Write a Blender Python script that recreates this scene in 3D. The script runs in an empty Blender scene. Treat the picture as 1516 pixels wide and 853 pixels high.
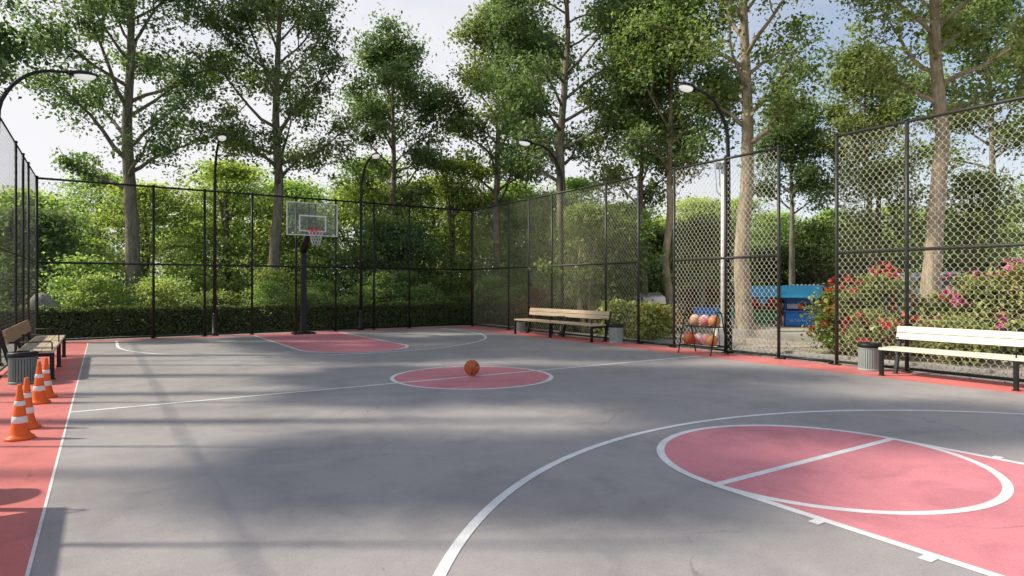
import bpy, math, random
import numpy as np
from mathutils import Vector, Matrix

random.seed(7)
scene = bpy.context.scene
COL = scene.collection
PI = math.pi

# ------------------------------------------------------------------ camera frame (world metres)
F_PX, YAW, HOR, CAM_H = 931.0, 0.577, 424.28, 1.4
FW = np.array([math.sin(YAW), math.cos(YAW)]); RT = np.array([math.cos(YAW), -math.sin(YAW)])

def rd(r, d):
    """ground position from metres right of / ahead of the photographer"""
    p = RT * r + FW * d
    return float(p[0]), float(p[1])

def sight(px, py, d):
    """point d metres ahead that is seen at photo position px, py"""
    x, y = rd((px - 758) / F_PX * d, d)
    return np.array([x, y, CAM_H + (HOR - py) / F_PX * d])

# ------------------------------------------------------------------ node helpers
def new_mat(name):
    m = bpy.data.materials.new(name); m.use_nodes = True
    nt = m.node_tree; nt.nodes.clear()
    out = nt.nodes.new('ShaderNodeOutputMaterial')
    return m, nt, out

def N(nt, kind, **kw):
    n = nt.nodes.new(kind)
    for k, v in kw.items():
        if k in n.inputs: n.inputs[k].default_value = v
        else: setattr(n, k, v)
    return n

def ramp(nt, fac, stops):
    r = nt.nodes.new('ShaderNodeValToRGB')
    while len(r.color_ramp.elements) < len(stops): r.color_ramp.elements.new(0.5)
    for e, (p, c) in zip(r.color_ramp.elements, stops):
        e.position = p; e.color = (*c, 1)
    nt.links.new(fac, r.inputs[0]); return r.outputs[0]

def noise(nt, scale, detail=4, rough=0.6, coord='Object', vec_scale=None, dist=0.0):
    tc = nt.nodes.new('ShaderNodeTexCoord')
    n = nt.nodes.new('ShaderNodeTexNoise')
    n.inputs['Scale'].default_value = scale; n.inputs['Detail'].default_value = detail
    n.inputs['Roughness'].default_value = rough; n.inputs['Distortion'].default_value = dist
    src = tc.outputs[coord]
    if vec_scale:
        mp = nt.nodes.new('ShaderNodeMapping'); mp.inputs['Scale'].default_value = vec_scale
        nt.links.new(src, mp.inputs[0]); src = mp.outputs[0]
    nt.links.new(src, n.inputs['Vector'])
    return n.outputs['Fac']

def mul(nt, a, b):
    m = nt.nodes.new('ShaderNodeMix'); m.data_type = 'RGBA'; m.blend_type = 'MULTIPLY'; m.inputs[0].default_value = 1
    nt.links.new(a, m.inputs[6]); nt.links.new(b, m.inputs[7]); return m.outputs[2]

def mixc(nt, fac, a, b):
    m = nt.nodes.new('ShaderNodeMix'); m.data_type = 'RGBA'
    nt.links.new(fac, m.inputs[0])
    for s, i in ((a, 6), (b, 7)):
        if isinstance(s, tuple): m.inputs[i].default_value = (*s, 1)
        else: nt.links.new(s, m.inputs[i])
    return m.outputs[2]

def bump(nt, h, strength, dist=0.01):
    b = nt.nodes.new('ShaderNodeBump'); b.inputs['Strength'].default_value = strength; b.inputs['Distance'].default_value = dist
    nt.links.new(h, b.inputs['Height']); return b.outputs[0]

def surface(name, col, rough=0.5, metal=0.0, var=0.18, scale=6.0, bmp=0.0, bscale=40, spec=0.4, vec=None, emit=None, bdist=0.01):
    """a painted / wooden / metal surface with procedural unevenness"""
    m, nt, out = new_mat(name)
    p = N(nt, 'ShaderNodeBsdfPrincipled', Metallic=metal)
    p.inputs['Specular IOR Level'].default_value = spec
    f = noise(nt, scale, 5, 0.65, vec_scale=vec)
    lo = tuple(c * (1 - var) for c in col); hi = tuple(min(1, c * (1 + var)) for c in col)
    nt.links.new(ramp(nt, f, [(0.3, lo), (0.7, hi)]), p.inputs['Base Color'])
    rr = nt.nodes.new('ShaderNodeMapRange'); rr.inputs[3].default_value = rough - 0.1; rr.inputs[4].default_value = min(1, rough + 0.12)
    nt.links.new(f, rr.inputs[0]); nt.links.new(rr.outputs[0], p.inputs['Roughness'])
    if bmp: nt.links.new(bump(nt, noise(nt, bscale, 4, vec_scale=vec), bmp, bdist), p.inputs['Normal'])
    if emit: p.inputs['Emission Color'].default_value = (*emit[0], 1); p.inputs['Emission Strength'].default_value = emit[1]
    nt.links.new(p.outputs[0], out.inputs[0]); return m

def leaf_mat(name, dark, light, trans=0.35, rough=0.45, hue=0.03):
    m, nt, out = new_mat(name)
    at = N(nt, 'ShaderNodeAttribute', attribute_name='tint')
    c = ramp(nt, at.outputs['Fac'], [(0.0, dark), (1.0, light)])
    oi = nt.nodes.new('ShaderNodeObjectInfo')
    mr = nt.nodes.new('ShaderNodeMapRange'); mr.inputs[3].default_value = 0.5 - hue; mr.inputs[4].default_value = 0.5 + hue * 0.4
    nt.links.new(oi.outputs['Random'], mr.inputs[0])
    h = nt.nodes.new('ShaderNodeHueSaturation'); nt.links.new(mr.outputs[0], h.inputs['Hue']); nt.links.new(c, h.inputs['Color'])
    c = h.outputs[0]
    p = N(nt, 'ShaderNodeBsdfPrincipled', Roughness=rough); p.inputs['Specular IOR Level'].default_value = 0.35
    nt.links.new(c, p.inputs['Base Color'])
    t = nt.nodes.new('ShaderNodeBsdfTranslucent')
    warm = nt.nodes.new('ShaderNodeMix'); warm.data_type = 'RGBA'; warm.blend_type = 'MULTIPLY'; warm.inputs[0].default_value = 1
    warm.inputs[7].default_value = (1.4, 1.5, 0.75, 1); nt.links.new(c, warm.inputs[6]); nt.links.new(warm.outputs[2], t.inputs[0])
    mx = nt.nodes.new('ShaderNodeMixShader'); mx.inputs[0].default_value = trans
    nt.links.new(p.outputs[0], mx.inputs[1]); nt.links.new(t.outputs[0], mx.inputs[2])
    nt.links.new(mx.outputs[0], out.inputs[0]); return m

def bark_mat(name, dark, light):
    m, nt, out = new_mat(name)
    p = N(nt, 'ShaderNodeBsdfPrincipled', Roughness=0.85); p.inputs['Specular IOR Level'].default_value = 0.2
    f = noise(nt, 9, 6, 0.7, vec_scale=(1, 1, 0.22), dist=0.6); g = noise(nt, 1.3, 3)
    c = ramp(nt, f, [(0.32, dark), (0.62, light)])
    nt.links.new(mul(nt, c, ramp(nt, g, [(0.3, (0.7, 0.72, 0.68)), (0.7, (1.1, 1.06, 1.0))])), p.inputs['Base Color'])
    nt.links.new(bump(nt, f, 0.9, 0.05), p.inputs['Normal'])
    nt.links.new(p.outputs[0], out.inputs[0]); return m

def paint_mat(name, col, wear, worn, rough=0.55, crack=0.4):
    """coating on rolled asphalt: speckle, stains, faint scuffs"""
    m, nt, out = new_mat(name)
    p = N(nt, 'ShaderNodeBsdfPrincipled'); p.inputs['Specular IOR Level'].default_value = 0.35
    big = noise(nt, 0.45, 5, 0.6, dist=0.4); mid = noise(nt, 5, 5, 0.7); fine = noise(nt, 130, 3, 0.7)
    c = ramp(nt, big, [(0.3, tuple(v * 0.86 for v in col)), (0.72, tuple(v * 1.1 for v in col))])
    c = mul(nt, c, ramp(nt, mid, [(0.25, (0.9, 0.9, 0.9)), (0.75, (1.07, 1.07, 1.06))]))
    c = mul(nt, c, ramp(nt, fine, [(0.3, (0.8, 0.8, 0.8)), (0.7, (1.16, 1.16, 1.16))]))
    scuff = noise(nt, 22, 6, 0.75, vec_scale=(1, 0.35, 1), dist=1.2)
    s = ramp(nt, scuff, [(0.61, (0, 0, 0)), (0.7, (wear, wear, wear))])
    c = mixc(nt, s, c, worn)
    # grit, and hairline cracks that come and go
    grit = noise(nt, 34, 4, 0.55)
    c = mixc(nt, ramp(nt, grit, [(0.685, (0, 0, 0)), (0.73, (0.5, 0.5, 0.5))]), c, tuple(v * 0.45 for v in worn))
    tc = nt.nodes.new('ShaderNodeTexCoord'); vo = nt.nodes.new('ShaderNodeTexVoronoi'); vo.feature = 'DISTANCE_TO_EDGE'; vo.inputs['Scale'].default_value = 0.33
    wob = nt.nodes.new('ShaderNodeTexNoise'); wob.inputs['Scale'].default_value = 2.5; wob.inputs['Detail'].default_value = 6; nt.links.new(tc.outputs['Object'], wob.inputs['Vector'])
    ad = nt.nodes.new('ShaderNodeVectorMath'); ad.operation = 'MULTIPLY_ADD'; nt.links.new(wob.outputs['Color'], ad.inputs[0]); ad.inputs[1].default_value = (0.5, 0.5, 0); nt.links.new(tc.outputs['Object'], ad.inputs[2])
    nt.links.new(ad.outputs[0], vo.inputs['Vector'])
    ck = ramp(nt, vo.outputs['Distance'], [(0.0, (crack,) * 3), (0.0022, (0, 0, 0))])
    ck = mul(nt, ck, ramp(nt, noise(nt, 0.8, 3), [(0.5, (0, 0, 0)), (0.6, (1, 1, 1))]))
    c = mixc(nt, ck, c, tuple(v * 0.4 for v in worn))
    stain = noise(nt, 1.1, 6, 0.55, dist=1.5)
    c = mul(nt, c, ramp(nt, stain, [(0.36, (0.88, 0.88, 0.89)), (0.47, (1, 1, 1)), (0.62, (1.04, 1.035, 1.03))]))
    nt.links.new(c, p.inputs['Base Color'])
    rr = nt.nodes.new('ShaderNodeMapRange'); rr.inputs[3].default_value = rough - 0.08; rr.inputs[4].default_value = rough + 0.18
    nt.links.new(mid, rr.inputs[0]); nt.links.new(rr.outputs[0], p.inputs['Roughness'])
    nt.links.new(bump(nt, fine, 0.25, 0.004), p.inputs['Normal'])
    nt.links.new(p.outputs[0], out.inputs[0]); return m

def ground_mat(name, a, b, c3, scale, fs, bmp):
    m, nt, out = new_mat(name)
    p = N(nt, 'ShaderNodeBsdfPrincipled', Roughness=0.92); p.inputs['Specular IOR Level'].default_value = 0.15
    f = noise(nt, scale, 6, 0.7); g = noise(nt, fs, 4, 0.8)
    col = ramp(nt, f, [(0.3, a), (0.5, b), (0.72, c3)])
    nt.links.new(mul(nt, col, ramp(nt, g, [(0.3, (0.55,) * 3), (0.7, (1.3,) * 3)])), p.inputs['Base Color'])
    nt.links.new(bump(nt, g, bmp, 0.03), p.inputs['Normal'])
    nt.links.new(p.outputs[0], out.inputs[0]); return m

def ball_mat(name, col, panel=None):
    m, nt, out = new_mat(name)
    p = N(nt, 'ShaderNodeBsdfPrincipled', Roughness=0.55)
    tc = nt.nodes.new('ShaderNodeTexCoord'); sp = nt.nodes.new('ShaderNodeSeparateXYZ'); nt.links.new(tc.outputs['Object'], sp.inputs[0])
    def ab(o, off=0.0):
        a = N(nt, 'ShaderNodeMath', operation='ABSOLUTE'); nt.links.new(o, a.inputs[0]); o = a.outputs[0]
        if off:
            s = N(nt, 'ShaderNodeMath', operation='SUBTRACT'); nt.links.new(o, s.inputs[0]); s.inputs[1].default_value = off
            b = N(nt, 'ShaderNodeMath', operation='ABSOLUTE'); nt.links.new(s.outputs[0], b.inputs[0]); o = b.outputs[0]
        return o
    ds = [ab(sp.outputs[0]), ab(sp.outputs[2]), ab(sp.outputs[1], 0.075)]
    mn = N(nt, 'ShaderNodeMath', operation='MINIMUM'); nt.links.new(ds[0], mn.inputs[0]); nt.links.new(ds[1], mn.inputs[1])
    m2 = N(nt, 'ShaderNodeMath', operation='MINIMUM'); nt.links.new(mn.outputs[0], m2.inputs[0]); nt.links.new(ds[2], m2.inputs[1])
    lt = N(nt, 'ShaderNodeMath', operation='LESS_THAN'); nt.links.new(m2.outputs[0], lt.inputs[0]); lt.inputs[1].default_value = 0.0028
    base = ramp(nt, noise(nt, 14, 4), [(0.3, tuple(v * 0.8 for v in col)), (0.7, tuple(v * 1.1 for v in col))])
    if panel:
        pr = N(nt, 'ShaderNodeMath', operation='MULTIPLY'); nt.links.new(sp.outputs[0], pr.inputs[0]); nt.links.new(sp.outputs[2], pr.inputs[1])
        gt = N(nt, 'ShaderNodeMath', operation='GREATER_THAN'); nt.links.new(pr.outputs[0], gt.inputs[0]); gt.inputs[1].default_value = 0.0
        base = mixc(nt, gt.outputs[0], base, panel)
    nt.links.new(mixc(nt, lt.outputs[0], base, (0.02, 0.015, 0.012)), p.inputs['Base Color'])
    nt.links.new(bump(nt, noise(nt, 420, 1), 0.3, 0.002), p.inputs['Normal'])
    nt.links.new(p.outputs[0], out.inputs[0]); return m

M = {}
M['asphalt'] = paint_mat('court_grey', (0.415, 0.384, 0.380), 0.5, (0.2, 0.2, 0.2), 0.5)
M['red'] = paint_mat('court_red', (0.74, 0.225, 0.21), 0.25, (0.45, 0.2, 0.19), 0.5)
M['pink'] = paint_mat('court_pink', (0.80, 0.29, 0.33), 0.25, (0.45, 0.2, 0.2), 0.5)
M['line'] = paint_mat('line_white', (0.92, 0.91, 0.91), 0.4, (0.5, 0.49, 0.48), 0.55)
M['black'] = surface('black_metal', (0.012, 0.013, 0.013), 0.48, 0.0, 0.35, 9, spec=0.35)
M['rail'] = surface('dark_olive_metal', (0.032, 0.034, 0.026), 0.45, 0.0, 0.3, 7)
M['wire'] = surface('sunlit_wire', (0.66, 0.63, 0.52), 0.45, 0.0, 0.22, 12)  # galvanised wire in its sunlit tone, sunshine put into the colour
M['wire_half_lit'] = surface('half_lit_wire', (0.46, 0.44, 0.32), 0.45, 0.0, 0.22, 12)  # same wire, some shade of the far right run mixed into the colour
M['wire_shaded'] = surface('shaded_wire', (0.06, 0.065, 0.06), 0.45, 0.0, 0.2, 12)  # same wire darkened, shade put into the colour
M['wood'] = surface('bench_wood', (0.60, 0.47, 0.33), 0.55, 0, 0.16, 5, 0.25, 30, vec=(3, 0.25, 6), spec=0.3)
M['sunlit_wood'] = surface('sunlit_bench_wood', (0.74, 0.69, 0.58), 0.55, 0, 0.1, 5, 0.25, 30, vec=(3, 0.25, 6), spec=0.3)  # bench wood whitened to stand for sun glare
M['brown_wood'] = surface('brown_bench_wood', (0.42, 0.25, 0.16), 0.5, 0, 0.15, 5, 0.25, 30, vec=(3, 0.25, 6), spec=0.3)
M['bin_green'] = surface('bin_green', (0.16, 0.235, 0.22), 0.5, 0, 0.12, 4)
M['bin_grey'] = surface('bin_grey', (0.33, 0.41, 0.39), 0.5, 0, 0.1, 4)
M['orange'] = surface('cone_orange', (0.82, 0.135, 0.014), 0.45, 0, 0.14, 7)
M['white'] = surface('white_paint', (0.76, 0.76, 0.74), 0.45, 0, 0.06, 6)
M['lens'] = surface('lamp_lens', (0.85, 0.85, 0.82), 0.3, 0, 0.02, 4, emit=((1, 1, 0.96), 0.45))  # slight glow stands in for daylight caught by the unlit lens
M['rim'] = surface('rim_red', (0.65, 0.03, 0.03), 0.4, 0, 0.1, 6)
M['net'] = surface('net_white', (0.72, 0.74, 0.72), 0.8, 0, 0.1, 6)
M['concrete'] = ground_mat('concrete', (0.30, 0.29, 0.27), (0.36, 0.35, 0.32), (0.42, 0.40, 0.37), 1.2, 60, 0.3)
M['paving'] = ground_mat('grey_paving', (0.20, 0.20, 0.20), (0.25, 0.25, 0.25), (0.31, 0.30, 0.29), 0.9, 70, 0.3)
M['sand'] = ground_mat('gravel_sand', (0.50, 0.42, 0.31), (0.60, 0.52, 0.41), (0.68, 0.62, 0.52), 1.4, 45, 0.8)
M['earth'] = ground_mat('earth_grass', (0.035, 0.05, 0.018), (0.06, 0.08, 0.025), (0.10, 0.09, 0.05), 0.5, 25, 1.0)
M['bark'] = bark_mat('bark_grey', (0.13, 0.115, 0.098), (0.36, 0.325, 0.275))
M['bark_pale'] = bark_mat('bark_pale', (0.26, 0.2, 0.145), (0.52, 0.44, 0.34))
M['leaf'] = leaf_mat('leaf_green', (0.06, 0.11, 0.046), (0.31, 0.42, 0.205), 0.45)
M['leaf_warm'] = leaf_mat('leaf_olive', (0.085, 0.13, 0.045), (0.38, 0.48, 0.21), 0.46)
M['leaf_light'] = leaf_mat('leaf_yellow_green', (0.10, 0.18, 0.04), (0.62, 0.76, 0.32), 0.5)  # light end brightened further to stand for sunny haze in the thicket
M['leaf_hedge'] = leaf_mat('leaf_hedge', (0.03, 0.058, 0.018), (0.17, 0.24, 0.065), 0.28)
M['leaf_rust'] = leaf_mat('leaf_rust', (0.10, 0.07, 0.03), (0.42, 0.20, 0.10), 0.3)
M['leaf_flower'] = leaf_mat('leaf_garden', (0.10, 0.15, 0.03), (0.52, 0.56, 0.20), 0.35)
M['petal_red'] = leaf_mat('petal_red', (0.38, 0.02, 0.02), (0.85, 0.12, 0.10), 0.25, hue=0.01)
M['petal_pink'] = leaf_mat('petal_pink', (0.45, 0.05, 0.22), (0.85, 0.25, 0.45), 0.25, hue=0.02)
M['petal_orange'] = leaf_mat('petal_orange', (0.6, 0.14, 0.02), (0.9, 0.42, 0.08), 0.25, hue=0.01)
M['core'] = surface('hedge_inside', (0.01, 0.014, 0.006), 0.9, 0, 0.3, 8)
M['blue'] = surface('blue_board', (0.015, 0.19, 0.62), 0.4, 0, 0.15, 5)
M['navy'] = surface('navy_board', (0.012, 0.05, 0.2), 0.45, 0, 0.2, 5)
M['cyan'] = surface('sky_blue_roof', (0.08, 0.55, 0.88), 0.4, 0, 0.12, 5)
M['green_board'] = surface('green_board', (0.04, 0.30, 0.12), 0.45, 0, 0.15, 5)
M['teal'] = surface('teal_board', (0.05, 0.36, 0.36), 0.45, 0, 0.15, 5)
M['red_board'] = surface('red_board', (0.62, 0.06, 0.03), 0.45, 0, 0.15, 5)
M['brown_board'] = surface('brown_board', (0.17, 0.055, 0.03), 0.55, 0, 0.2, 5)
M['grey_roof'] = surface('grey_roof', (0.34, 0.33, 0.37), 0.7, 0, 0.12, 3)
M['dark_wall'] = surface('dark_wall', (0.055, 0.06, 0.058), 0.7, 0, 0.3, 1.5)
M['shed_pane'] = surface('shed_pane', (0.09, 0.10, 0.11), 0.15, 0, 0.3, 2, spec=0.6)
M['car'] = surface('car_white', (0.62, 0.66, 0.70), 0.25, 0.0, 0.05, 3, spec=0.6)
M['glass_dark'] = surface('dark_glass', (0.02, 0.024, 0.028), 0.08, 0, 0.2, 3, spec=0.7)
M['rubber'] = surface('rubber', (0.015, 0.015, 0.016), 0.8, 0, 0.2, 8)
M['ball'] = ball_mat('ball_orange', (0.50, 0.105, 0.026))
M['ball_tan'] = ball_mat('ball_tan', (0.62, 0.27, 0.10))
M['ball_cream'] = ball_mat('ball_cream', (0.72, 0.52, 0.36), (0.62, 0.34, 0.2))
M['ball_pink'] = ball_mat('ball_pink', (0.70, 0.62, 0.60), (0.66, 0.24, 0.24))
# clear acrylic
_m, _nt, _o = new_mat('acrylic')
_t = N(_nt, 'ShaderNodeBsdfTransparent'); _t.inputs[0].default_value = (0.93, 0.96, 0.94, 1)
_g = N(_nt, 'ShaderNodeBsdfPrincipled', Roughness=0.15); _g.inputs['Base Color'].default_value = (0.75, 0.8, 0.75, 1)
_x = _nt.nodes.new('ShaderNodeMixShader')
_f = N(_nt, 'ShaderNodeMapRange'); _nt.links.new(noise(_nt, 3, 3), _f.inputs[0]); _f.inputs[3].default_value = 0.05; _f.inputs[4].default_value = 0.16
_nt.links.new(_f.outputs[0], _x.inputs[0]); _nt.links.new(_t.outputs[0], _x.inputs[1]); _nt.links.new(_g.outputs[0], _x.inputs[2]); _nt.links.new(_x.outputs[0], _o.inputs[0])
M['acrylic'] = _m

# ------------------------------------------------------------------ object helpers
def tag(o, label=None, cat=None, group=None, kind=None):
    if label: o['label'] = label
    if cat: o['category'] = cat
    if group: o['group'] = group
    if kind: o['kind'] = kind
    return o

def empty(name, loc=(0, 0, 0), rz=0.0, label=None, cat=None, group=None):
    o = bpy.data.objects.new(name, None); COL.objects.link(o)
    o.location = loc; o.rotation_euler = (0, 0, rz); o.empty_display_size = 0.3
    return tag(o, label, cat, group)

def copy_tree(o, parent=None):
    c = o.copy(); COL.objects.link(c)
    if parent is not None: c.parent = parent
    for ch in list(o.children): copy_tree(ch, c)
    return c

def mesh_np(name, V, Q, mat, parent=None, tint=None, smooth=False, T=None):
    """object from numpy vertices, quads Q (n,4) and triangles T (n,3)"""
    me = bpy.data.meshes.new(name)
    V = np.ascontiguousarray(V, dtype=np.float32)
    nq = 0 if Q is None else len(Q); ntri = 0 if T is None else len(T)
    me.vertices.add(len(V)); me.vertices.foreach_set('co', V.ravel())
    idx = np.concatenate([a.ravel() for a in ([Q] if nq else []) + ([T] if ntri else [])]).astype(np.int32)
    me.loops.add(len(idx)); me.loops.foreach_set('vertex_index', idx)
    starts = np.concatenate([np.arange(nq) * 4, nq * 4 + np.arange(ntri) * 3]).astype(np.int32)
    me.polygons.add(nq + ntri); me.polygons.foreach_set('loop_start', starts)
    me.update(calc_edges=True)
    if smooth: me.polygons.foreach_set('use_smooth', np.ones(nq + ntri, dtype=bool))
    if tint is not None:
        a = me.attributes.new('tint', 'FLOAT', 'FACE'); a.data.foreach_set('value', np.ascontiguousarray(tint, dtype=np.float32))
    me.materials.append(mat)
    o = bpy.data.objects.new(name, me); COL.objects.link(o)
    if parent is not None: o.parent = parent
    return o

class MB:
    def __init__(s): s.v = []; s.f = []; s.sm = []
    def add(s, vs, fs, smooth=False):
        k = len(s.v); s.v += [tuple(v) for v in vs]; s.f += [tuple(i + k for i in f) for f in fs]; s.sm += [smooth] * len(fs); return s
    def box(s, c, d, rot=None):
        hx, hy, hz = d[0] / 2, d[1] / 2, d[2] / 2
        vs = [Vector((x * hx, y * hy, z * hz)) for z in (-1, 1) for y in (-1, 1) for x in (-1, 1)]
        if rot is not None: vs = [rot @ v for v in vs]
        vs = [v + Vector(c) for v in vs]
        return s.add(vs, [(0, 2, 3, 1), (4, 5, 7, 6), (0, 1, 5, 4), (2, 6, 7, 3), (1, 3, 7, 5), (0, 4, 6, 2)])
    def tube(s, pts, rad, n=8, closed=False, cap=True):
        pts = [Vector(p) for p in pts]; m = len(pts)
        rs = rad if hasattr(rad, '__len__') else [rad] * m
        ref = None; vs = []
        for i, p in enumerate(pts):
            if closed: t = pts[(i + 1) % m] - pts[i - 1]
            else: t = pts[min(i + 1, m - 1)] - pts[max(i - 1, 0)]
            t = t.normalized() if t.length > 1e-9 else Vector((0, 0, 1))
            if ref is None: ref = Vector((1, 0, 0)) if abs(t.x) < 0.8 else Vector((0, 1, 0))
            u = (ref - t * ref.dot(t)).normalized(); w = t.cross(u); ref = u
            for k in range(n):
                a = 2 * PI * k / n; vs.append(p + (u * math.cos(a) + w * math.sin(a)) * rs[i])
        fs = []
        for i in range(m if closed else m - 1):
            a, b = i * n, ((i + 1) % m) * n
            for k in range(n): fs.append((a + k, a + (k + 1) % n, b + (k + 1) % n, b + k))
        s.add(vs, fs, True)
        if cap and not closed:
            k = len(s.v) - len(vs)
            s.f += [tuple(k + j for j in reversed(range(n))), tuple(k + (m - 1) * n + j for j in range(n))]; s.sm += [False, False]
        return s
    def lathe(s, prof, n=24, c=(0, 0, 0), cap0=True, cap1=True, smooth=True, sq=None):
        vs = []
        for r, z in prof:
            for k in range(n):
                a = 2 * PI * k / n; rr = r if sq is None else r * sq(a)
                vs.append((c[0] + rr * math.cos(a), c[1] + rr * math.sin(a), c[2] + z))
        fs = [(i * n + k, i * n + (k + 1) % n, (i + 1) * n + (k + 1) % n, (i + 1) * n + k) for i in range(len(prof) - 1) for k in range(n)]
        s.add(vs, fs, smooth); k0 = len(s.v) - len(vs)
        if cap0: s.f.append(tuple(k0 + j for j in reversed(range(n)))); s.sm.append(False)
        if cap1: s.f.append(tuple(k0 + (len(prof) - 1) * n + j for j in range(n))); s.sm.append(False)
        return s
    def ellipsoid(s, c, r, n=20, m=12, z0=-1, z1=1, rot=None):
        prof = [(math.sqrt(max(0, 1 - z * z)), z) for z in [z0 + (z1 - z0) * (0.5 - 0.5 * math.cos(PI * i / m)) for i in range(m + 1)]]
        vs = []
        for q, z in prof:
            for k in range(n):
                a = 2 * PI * k / n; v = Vector((q * math.cos(a) * r[0], q * math.sin(a) * r[1], z * r[2]))
                if rot is not None: v = rot @ v
                vs.append(v + Vector(c))
        fs = [(i * n + k, i * n + (k + 1) % n, (i + 1) * n + (k + 1) % n, (i + 1) * n + k) for i in range(m) for k in range(n)]
        return s.add(vs, fs, True)
    def prism(s, poly, axis, a0, a1):
        """extrude a 2-D polygon (in the two other axes, order xyz) from a0 to a1 along axis"""
        def p3(p, a):
            l = list(p); l.insert(axis, a); return tuple(l)
        n = len(poly); vs = [p3(p, a0) for p in poly] + [p3(p, a1) for p in poly]
        fs = [tuple(range(n)), tuple(n + i for i in reversed(range(n)))] + [(i, n + i, n + (i + 1) % n, (i + 1) % n) for i in range(n)]
        return s.add(vs, fs)
    def build(s, name, mat, parent=None, bevel=0.0, label=None):
        me = bpy.data.meshes.new(name); me.from_pydata(s.v, [], s.f); me.validate()
        import bmesh
        bm = bmesh.new(); bm.from_mesh(me); bmesh.ops.recalc_face_normals(bm, faces=bm.faces); bm.to_mesh(me); bm.free()
        if len(me.polygons) == len(s.sm): me.polygons.foreach_set('use_smooth', s.sm)
        me.materials.append(mat)
        o = bpy.data.objects.new(name, me); COL.objects.link(o)
        if parent is not None: o.parent = parent
        if bevel:
            b = o.modifiers.new('bevel', 'BEVEL'); b.width = bevel; b.segments = 2; b.limit_method = 'ANGLE'
        if label: o['label'] = label
        return o

# ------------------------------------------------------------------ setting: ground, court, markings
def sheet(name, poly, z, mat):
    mb = MB(); mb.add([(x, y, z) for x, y in poly], [tuple(range(len(poly)))])
    return tag(mb.build(name, mat), kind='structure')

CX, HALF, R1, KW = 4.845, 8.53, 1.225, 1.23
XL, XR, YF, YN = -0.306, 10.03, 18.98, -1.92          # grey playing field
FX0, FX1, FY1, FY0 = -1.37, 10.99, 19.5, -2.44        # fence lines
FH = 4.09
sheet('ground', [(-180, -120), (220, -120), (220, 260), (-180, 260)], -0.03, M['earth'])
sheet('perimeter_path', [(FX0 - 1.5, FY0 - 1.5), (FX1 + 1.25, FY0 - 1.5), (FX1 + 1.25, FY1 + 1.05), (FX0 - 1.5, FY1 + 1.05)], -0.012, M['concrete'])
sheet('side_path', [(FX0 - 6.5, -8), (FX0 - 1.5, -8), (FX0 - 1.5, 19.2), (FX0 - 6.5, 19.2)], -0.02, M['paving'])
sheet('court_border', [(FX0 - 0.03, FY0), (FX1 + 0.03, FY0), (FX1 + 0.03, FY1 + 0.03), (FX0 - 0.03, FY1 + 0.03)], 0.0, M['red'])
sheet('court_surface', [(XL, YN), (XR, YN), (XR, YF), (XL, YF)], 0.0015, M['asphalt'])
# gravel walk and play yard beyond the right-hand fence
sheet('gravel_path', [(FX1 + 1.25, -8), (FX1 + 4.1, -8), (FX1 + 4.1, 13.4), (FX1 + 1.25, 13.4)], -0.016, M['sand'])
sheet('play_yard', [(FX1 + 4.35, -8), (30, -8), (30, 17), (FX1 + 4.35, 17)], 0.10, M['sand'])
kb = MB(); kb.box((FX1 + 4.22, 2.7, 0.05), (0.25, 21.4, 0.26)); tag(kb.build('kerb', M['concrete'], bevel=0.015), kind='structure')
kb = MB(); kb.box((FX1 + 1.22, 5.0, 0.0), (0.12, 16.8, 0.07)); tag(kb.build('path_edging', M['concrete'], bevel=0.01), kind='structure')

def arc_pts(cx, cy, r, a0, a1, n=96): return [(cx + r * math.cos(a0 + (a1 - a0) * i / n), cy + r * math.sin(a0 + (a1 - a0) * i / n)) for i in range(n + 1)]
def band(mb, cx, cy, r, w, a0, a1, z, n=120):
    i_ = arc_pts(cx, cy, r - w / 2, a0, a1, n); o_ = arc_pts(cx, cy, r + w / 2, a0, a1, n)
    mb.add([(x, y, z) for x, y in i_] + [(x, y, z) for x, y in o_], [(k, n + 1 + k, n + 2 + k, k + 1) for k in range(n)])
def strip(mb, x0, y0, x1, y1, z): mb.add([(x0, y0, z), (x1, y0, z), (x1, y1, z), (x0, y1, z)], [(0, 1, 2, 3)])
W = 0.064
FTY = 2.93
def key_zone(sg):
    fy = HALF + sg * (HALF - FTY); by = YF if sg > 0 else YN
    tip = arc_pts(CX, fy, R1, PI if sg > 0 else 0, 2 * PI if sg > 0 else PI, 64)
    poly = [(CX + sg * KW, by)] + ([(CX - sg * KW, by)]) + tip if True else None
    sheet('key_paint', poly, 0.003, M['pink'])
key_zone(-1); key_zone(1)
sheet('center_circle_paint', arc_pts(CX - 0.03, HALF, R1, 0, 2 * PI, 96)[:-1], 0.003, M['pink'])
L = MB(); z = 0.0042
def level(): # each marking a hair above the last so crossings never share a plane
    global z; z += 0.0001; return z
strip(L, XL - 0.009, YN, XL + 0.009, YF, level())
strip(L, XL, HALF - W / 2, XR, HALF + W / 2, level())
band(L, CX - 0.03, HALF, R1, W, 0, 2 * PI, level())
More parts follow.
